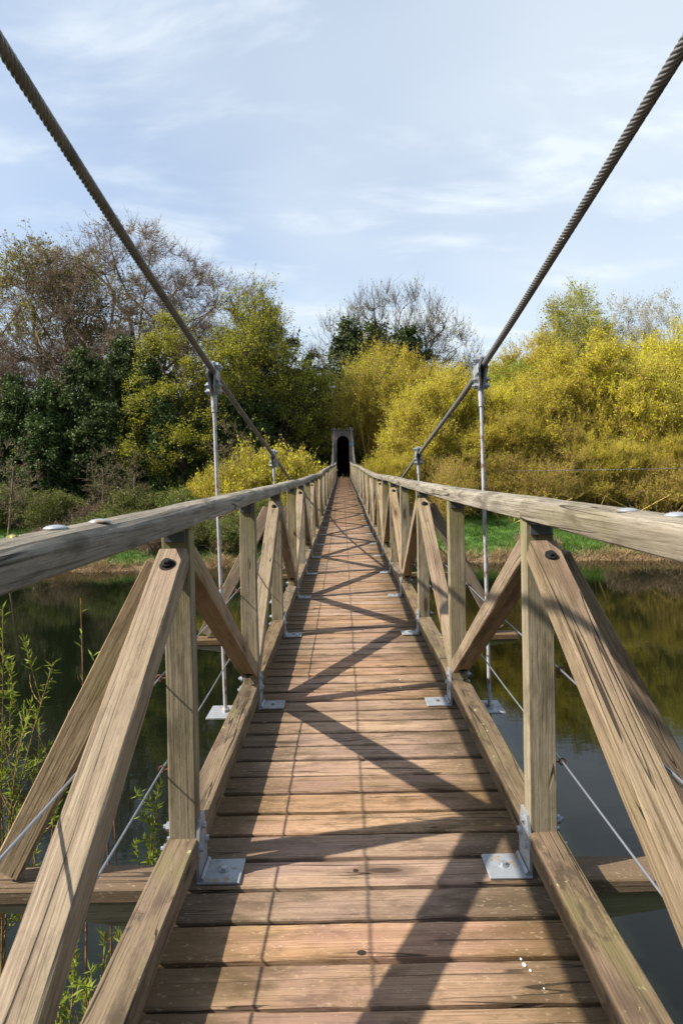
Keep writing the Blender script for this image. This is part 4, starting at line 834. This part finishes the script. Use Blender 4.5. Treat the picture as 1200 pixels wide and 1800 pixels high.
# ------------------------------------------------------------------ young willow shoots beside the bridge
def shoots(label, seed, bases, tops, leaf_from=0.45, n_side=11, leafn=38, mat=M_STEM):
    r = np.random.RandomState(seed); t = thing('willow_sapling', label, 'sapling', tuple(np.mean(bases, 0)*np.array([1, 1, 0])), 'young willow shoots below the left of the bridge'); off = np.array(t.location)
    bases = np.array(bases, float); tops = np.array(tops, float); n = len(bases); d = tops-bases; L_ = np.linalg.norm(d, axis=1, keepdims=True)
    K = 12; P = bez(bases, bases+d*0.5+r.normal(size=d.shape)*L_*0.05, tops, K); P[:, 1:-1] += r.normal(size=P[:, 1:-1].shape)*0.006
    Rr = (0.012*(1-0.80*np.linspace(0, 1, K)))[None]*np.ones((n, 1)); parts = [tubes(P, Rr, 6)]
    ii = np.repeat(np.arange(n), n_side); tt = r.uniform(leaf_from, 0.97, len(ii)); kf = tt*(K-1); k0 = np.clip(kf.astype(int), 0, K-2); s_ = P[ii, k0]*(1-(kf-k0))[:, None] + P[ii, k0+1]*(kf-k0)[:, None]
    dd = unit(unit(d)[ii]*0.9 + r.normal(size=s_.shape)*0.5 + np.array([0, 0, 0.3])); ln = r.uniform(0.06, 0.38, len(ii))[:, None]*np.minimum(1, L_[ii]/2.0); e = s_ + dd*ln
    Q = bez(s_, s_+dd*ln*0.5+r.normal(size=s_.shape)*ln*0.12, e, 5); parts.append(tubes(Q, (0.0032*(1-0.6*np.linspace(0, 1, 5)))[None]*np.ones((len(ii), 1)), 4))
    V, F = join_np(parts); link('stem', np_mesh('stem', V-off, F, smooth=True), mat, t)
    # slender leaves in tufts
    lp = []; ld = []
    for q in range(len(ii)):
        if r.uniform() < 0.30: continue
        m_ = leafn
        u = r.uniform(0.35, 1.0, m_); idx = np.clip((u*4).astype(int), 0, 3); fr_ = (u*4-idx)[:, None]; lp.append(Q[q, idx]*(1-fr_)+Q[q, idx+1]*fr_); ld.append(unit(dd[q]*0.7 + r.normal(size=(m_, 3))*0.6 + np.array([0, 0, 0.15])))
    for q in range(n):
        m_ = leafn*2; u = r.uniform(0.8, 1.0, m_)*(K-1); k0 = np.clip(u.astype(int), 0, K-2); fr_ = (u-k0)[:, None]; lp.append(P[q, k0]*(1-fr_)+P[q, k0+1]*fr_); ld.append(unit(unit(d)[q]*0.8 + r.normal(size=(m_, 3))*0.55))
    lp = np.concatenate(lp); ld = np.concatenate(ld); m_ = len(lp); Ls = r.uniform(0.025, 0.066, m_)[:, None]; q_ = unit(np.cross(ld, r.normal(size=ld.shape)))*Ls*0.085; nn = unit(np.cross(ld, q_))
    V = np.stack([lp, lp+ld*Ls*0.45+q_+nn*Ls*0.04, lp+ld*Ls-nn*Ls*0.08, lp+ld*Ls*0.45-q_+nn*Ls*0.04], 1).reshape(-1, 3)
    VL = V; FL = np.arange(4*m_).reshape(m_, 4)
    nc = n*9; j = r.randint(0, len(ii), nc); u = r.randint(1, 4, nc); a = Q[j, u]; dc = unit(dd[j]*0.4 + r.normal(size=(nc, 3))*0.6 + np.array([0, 0, 0.8])); lc = r.uniform(0.018, 0.034, nc)[:, None]
    kk = np.linspace(0, 1, 6); PP = a[:, None] + dc[:, None]*lc[:, None]*kk[None, :, None]; RR = (0.0045*np.sin(np.pi*np.clip(kk, 0.06, 0.94))+0.0004)[None]*np.ones((nc, 1)); VC, FC = tubes(PP, RR, 6)
    V, F = join_np([(VL, FL), (VC, FC)]); me = np_mesh('leaves', V-off, F, tint=r.uniform(0, 1, len(F))); me.materials.append(M_FRESH); me.materials.append(M_CATKIN)
    me.polygons.foreach_set('material_index', np.concatenate([np.zeros(len(FL), np.int32), np.ones(len(FC), np.int32)])); link('leaves', me, None, t)
rs = np.random.RandomState(3)
def fan(c, n, sp, tops):
    b = [(c[0]+rs.uniform(-sp, sp), c[1]+rs.uniform(-sp, sp), -0.1) for _ in range(n)]; return b, tops
b, t_ = fan((-2.15, 3.3), 15, 0.25, [(-1.90, 3.25, 4.48), (-2.05, 3.35, 4.30), (-1.75, 3.15, 3.95), (-1.66, 3.3, 4.15), (-2.22, 3.4, 4.05), (-1.86, 3.1, 3.6), (-2.1, 3.2, 3.75), (-1.60, 3.1, 3.55), (-1.98, 3.0, 3.3), (-2.3, 3.3, 4.4), (-2.0, 3.5, 4.1), (-1.8, 3.4, 3.8), (-2.15, 3.1, 3.5), (-1.9, 2.9, 3.1), (-2.2, 3.0, 3.9)])
shoots('tall bright green willow shoots rising beside the left brace', 61, b, t_)
b, t_ = fan((-1.75, 3.4), 4, 0.2, [(-1.50, 3.3, 4.50), (-1.44, 3.35, 4.15), (-1.56, 3.25, 3.9), (-1.40, 3.3, 3.85)])
shoots('bare reddish willow shoots between the green shoots and the left brace', 62, b, t_, n_side=5, leafn=4, mat=M_STEMR)
b, t_ = fan((-1.25, 3.5), 6, 0.2, [(-1.14, 3.4, 3.28), (-1.07, 3.4, 3.22), (-1.18, 3.4, 3.12), (-1.22, 3.45, 3.02), (-1.05, 3.4, 3.06), (-1.10, 3.35, 2.95)])
shoots('small green willow sprig beside the nuts of the first left post', 63, b, t_, leaf_from=0.75, n_side=5)
b, t_ = fan((-1.2, 2.6), 13, 0.25, [(-1.13, 2.6, 3.16), (-1.02, 2.55, 3.05), (-1.25, 2.6, 3.10), (-1.18, 2.5, 2.95), (-0.98, 2.6, 2.88), (-1.30, 2.5, 2.92), (-1.08, 2.7, 3.0), (-1.36, 2.6, 2.98), (-0.92, 2.6, 2.75), (-1.2, 2.4, 2.75), (-1.05, 2.4, 2.7), (-1.32, 2.45, 2.7), (-1.12, 2.35, 2.6)])
shoots('dense green and red-brown willow shoots under the crossbeam at the lower left', 64, b, t_, leaf_from=0.6, mat=M_STEMR)
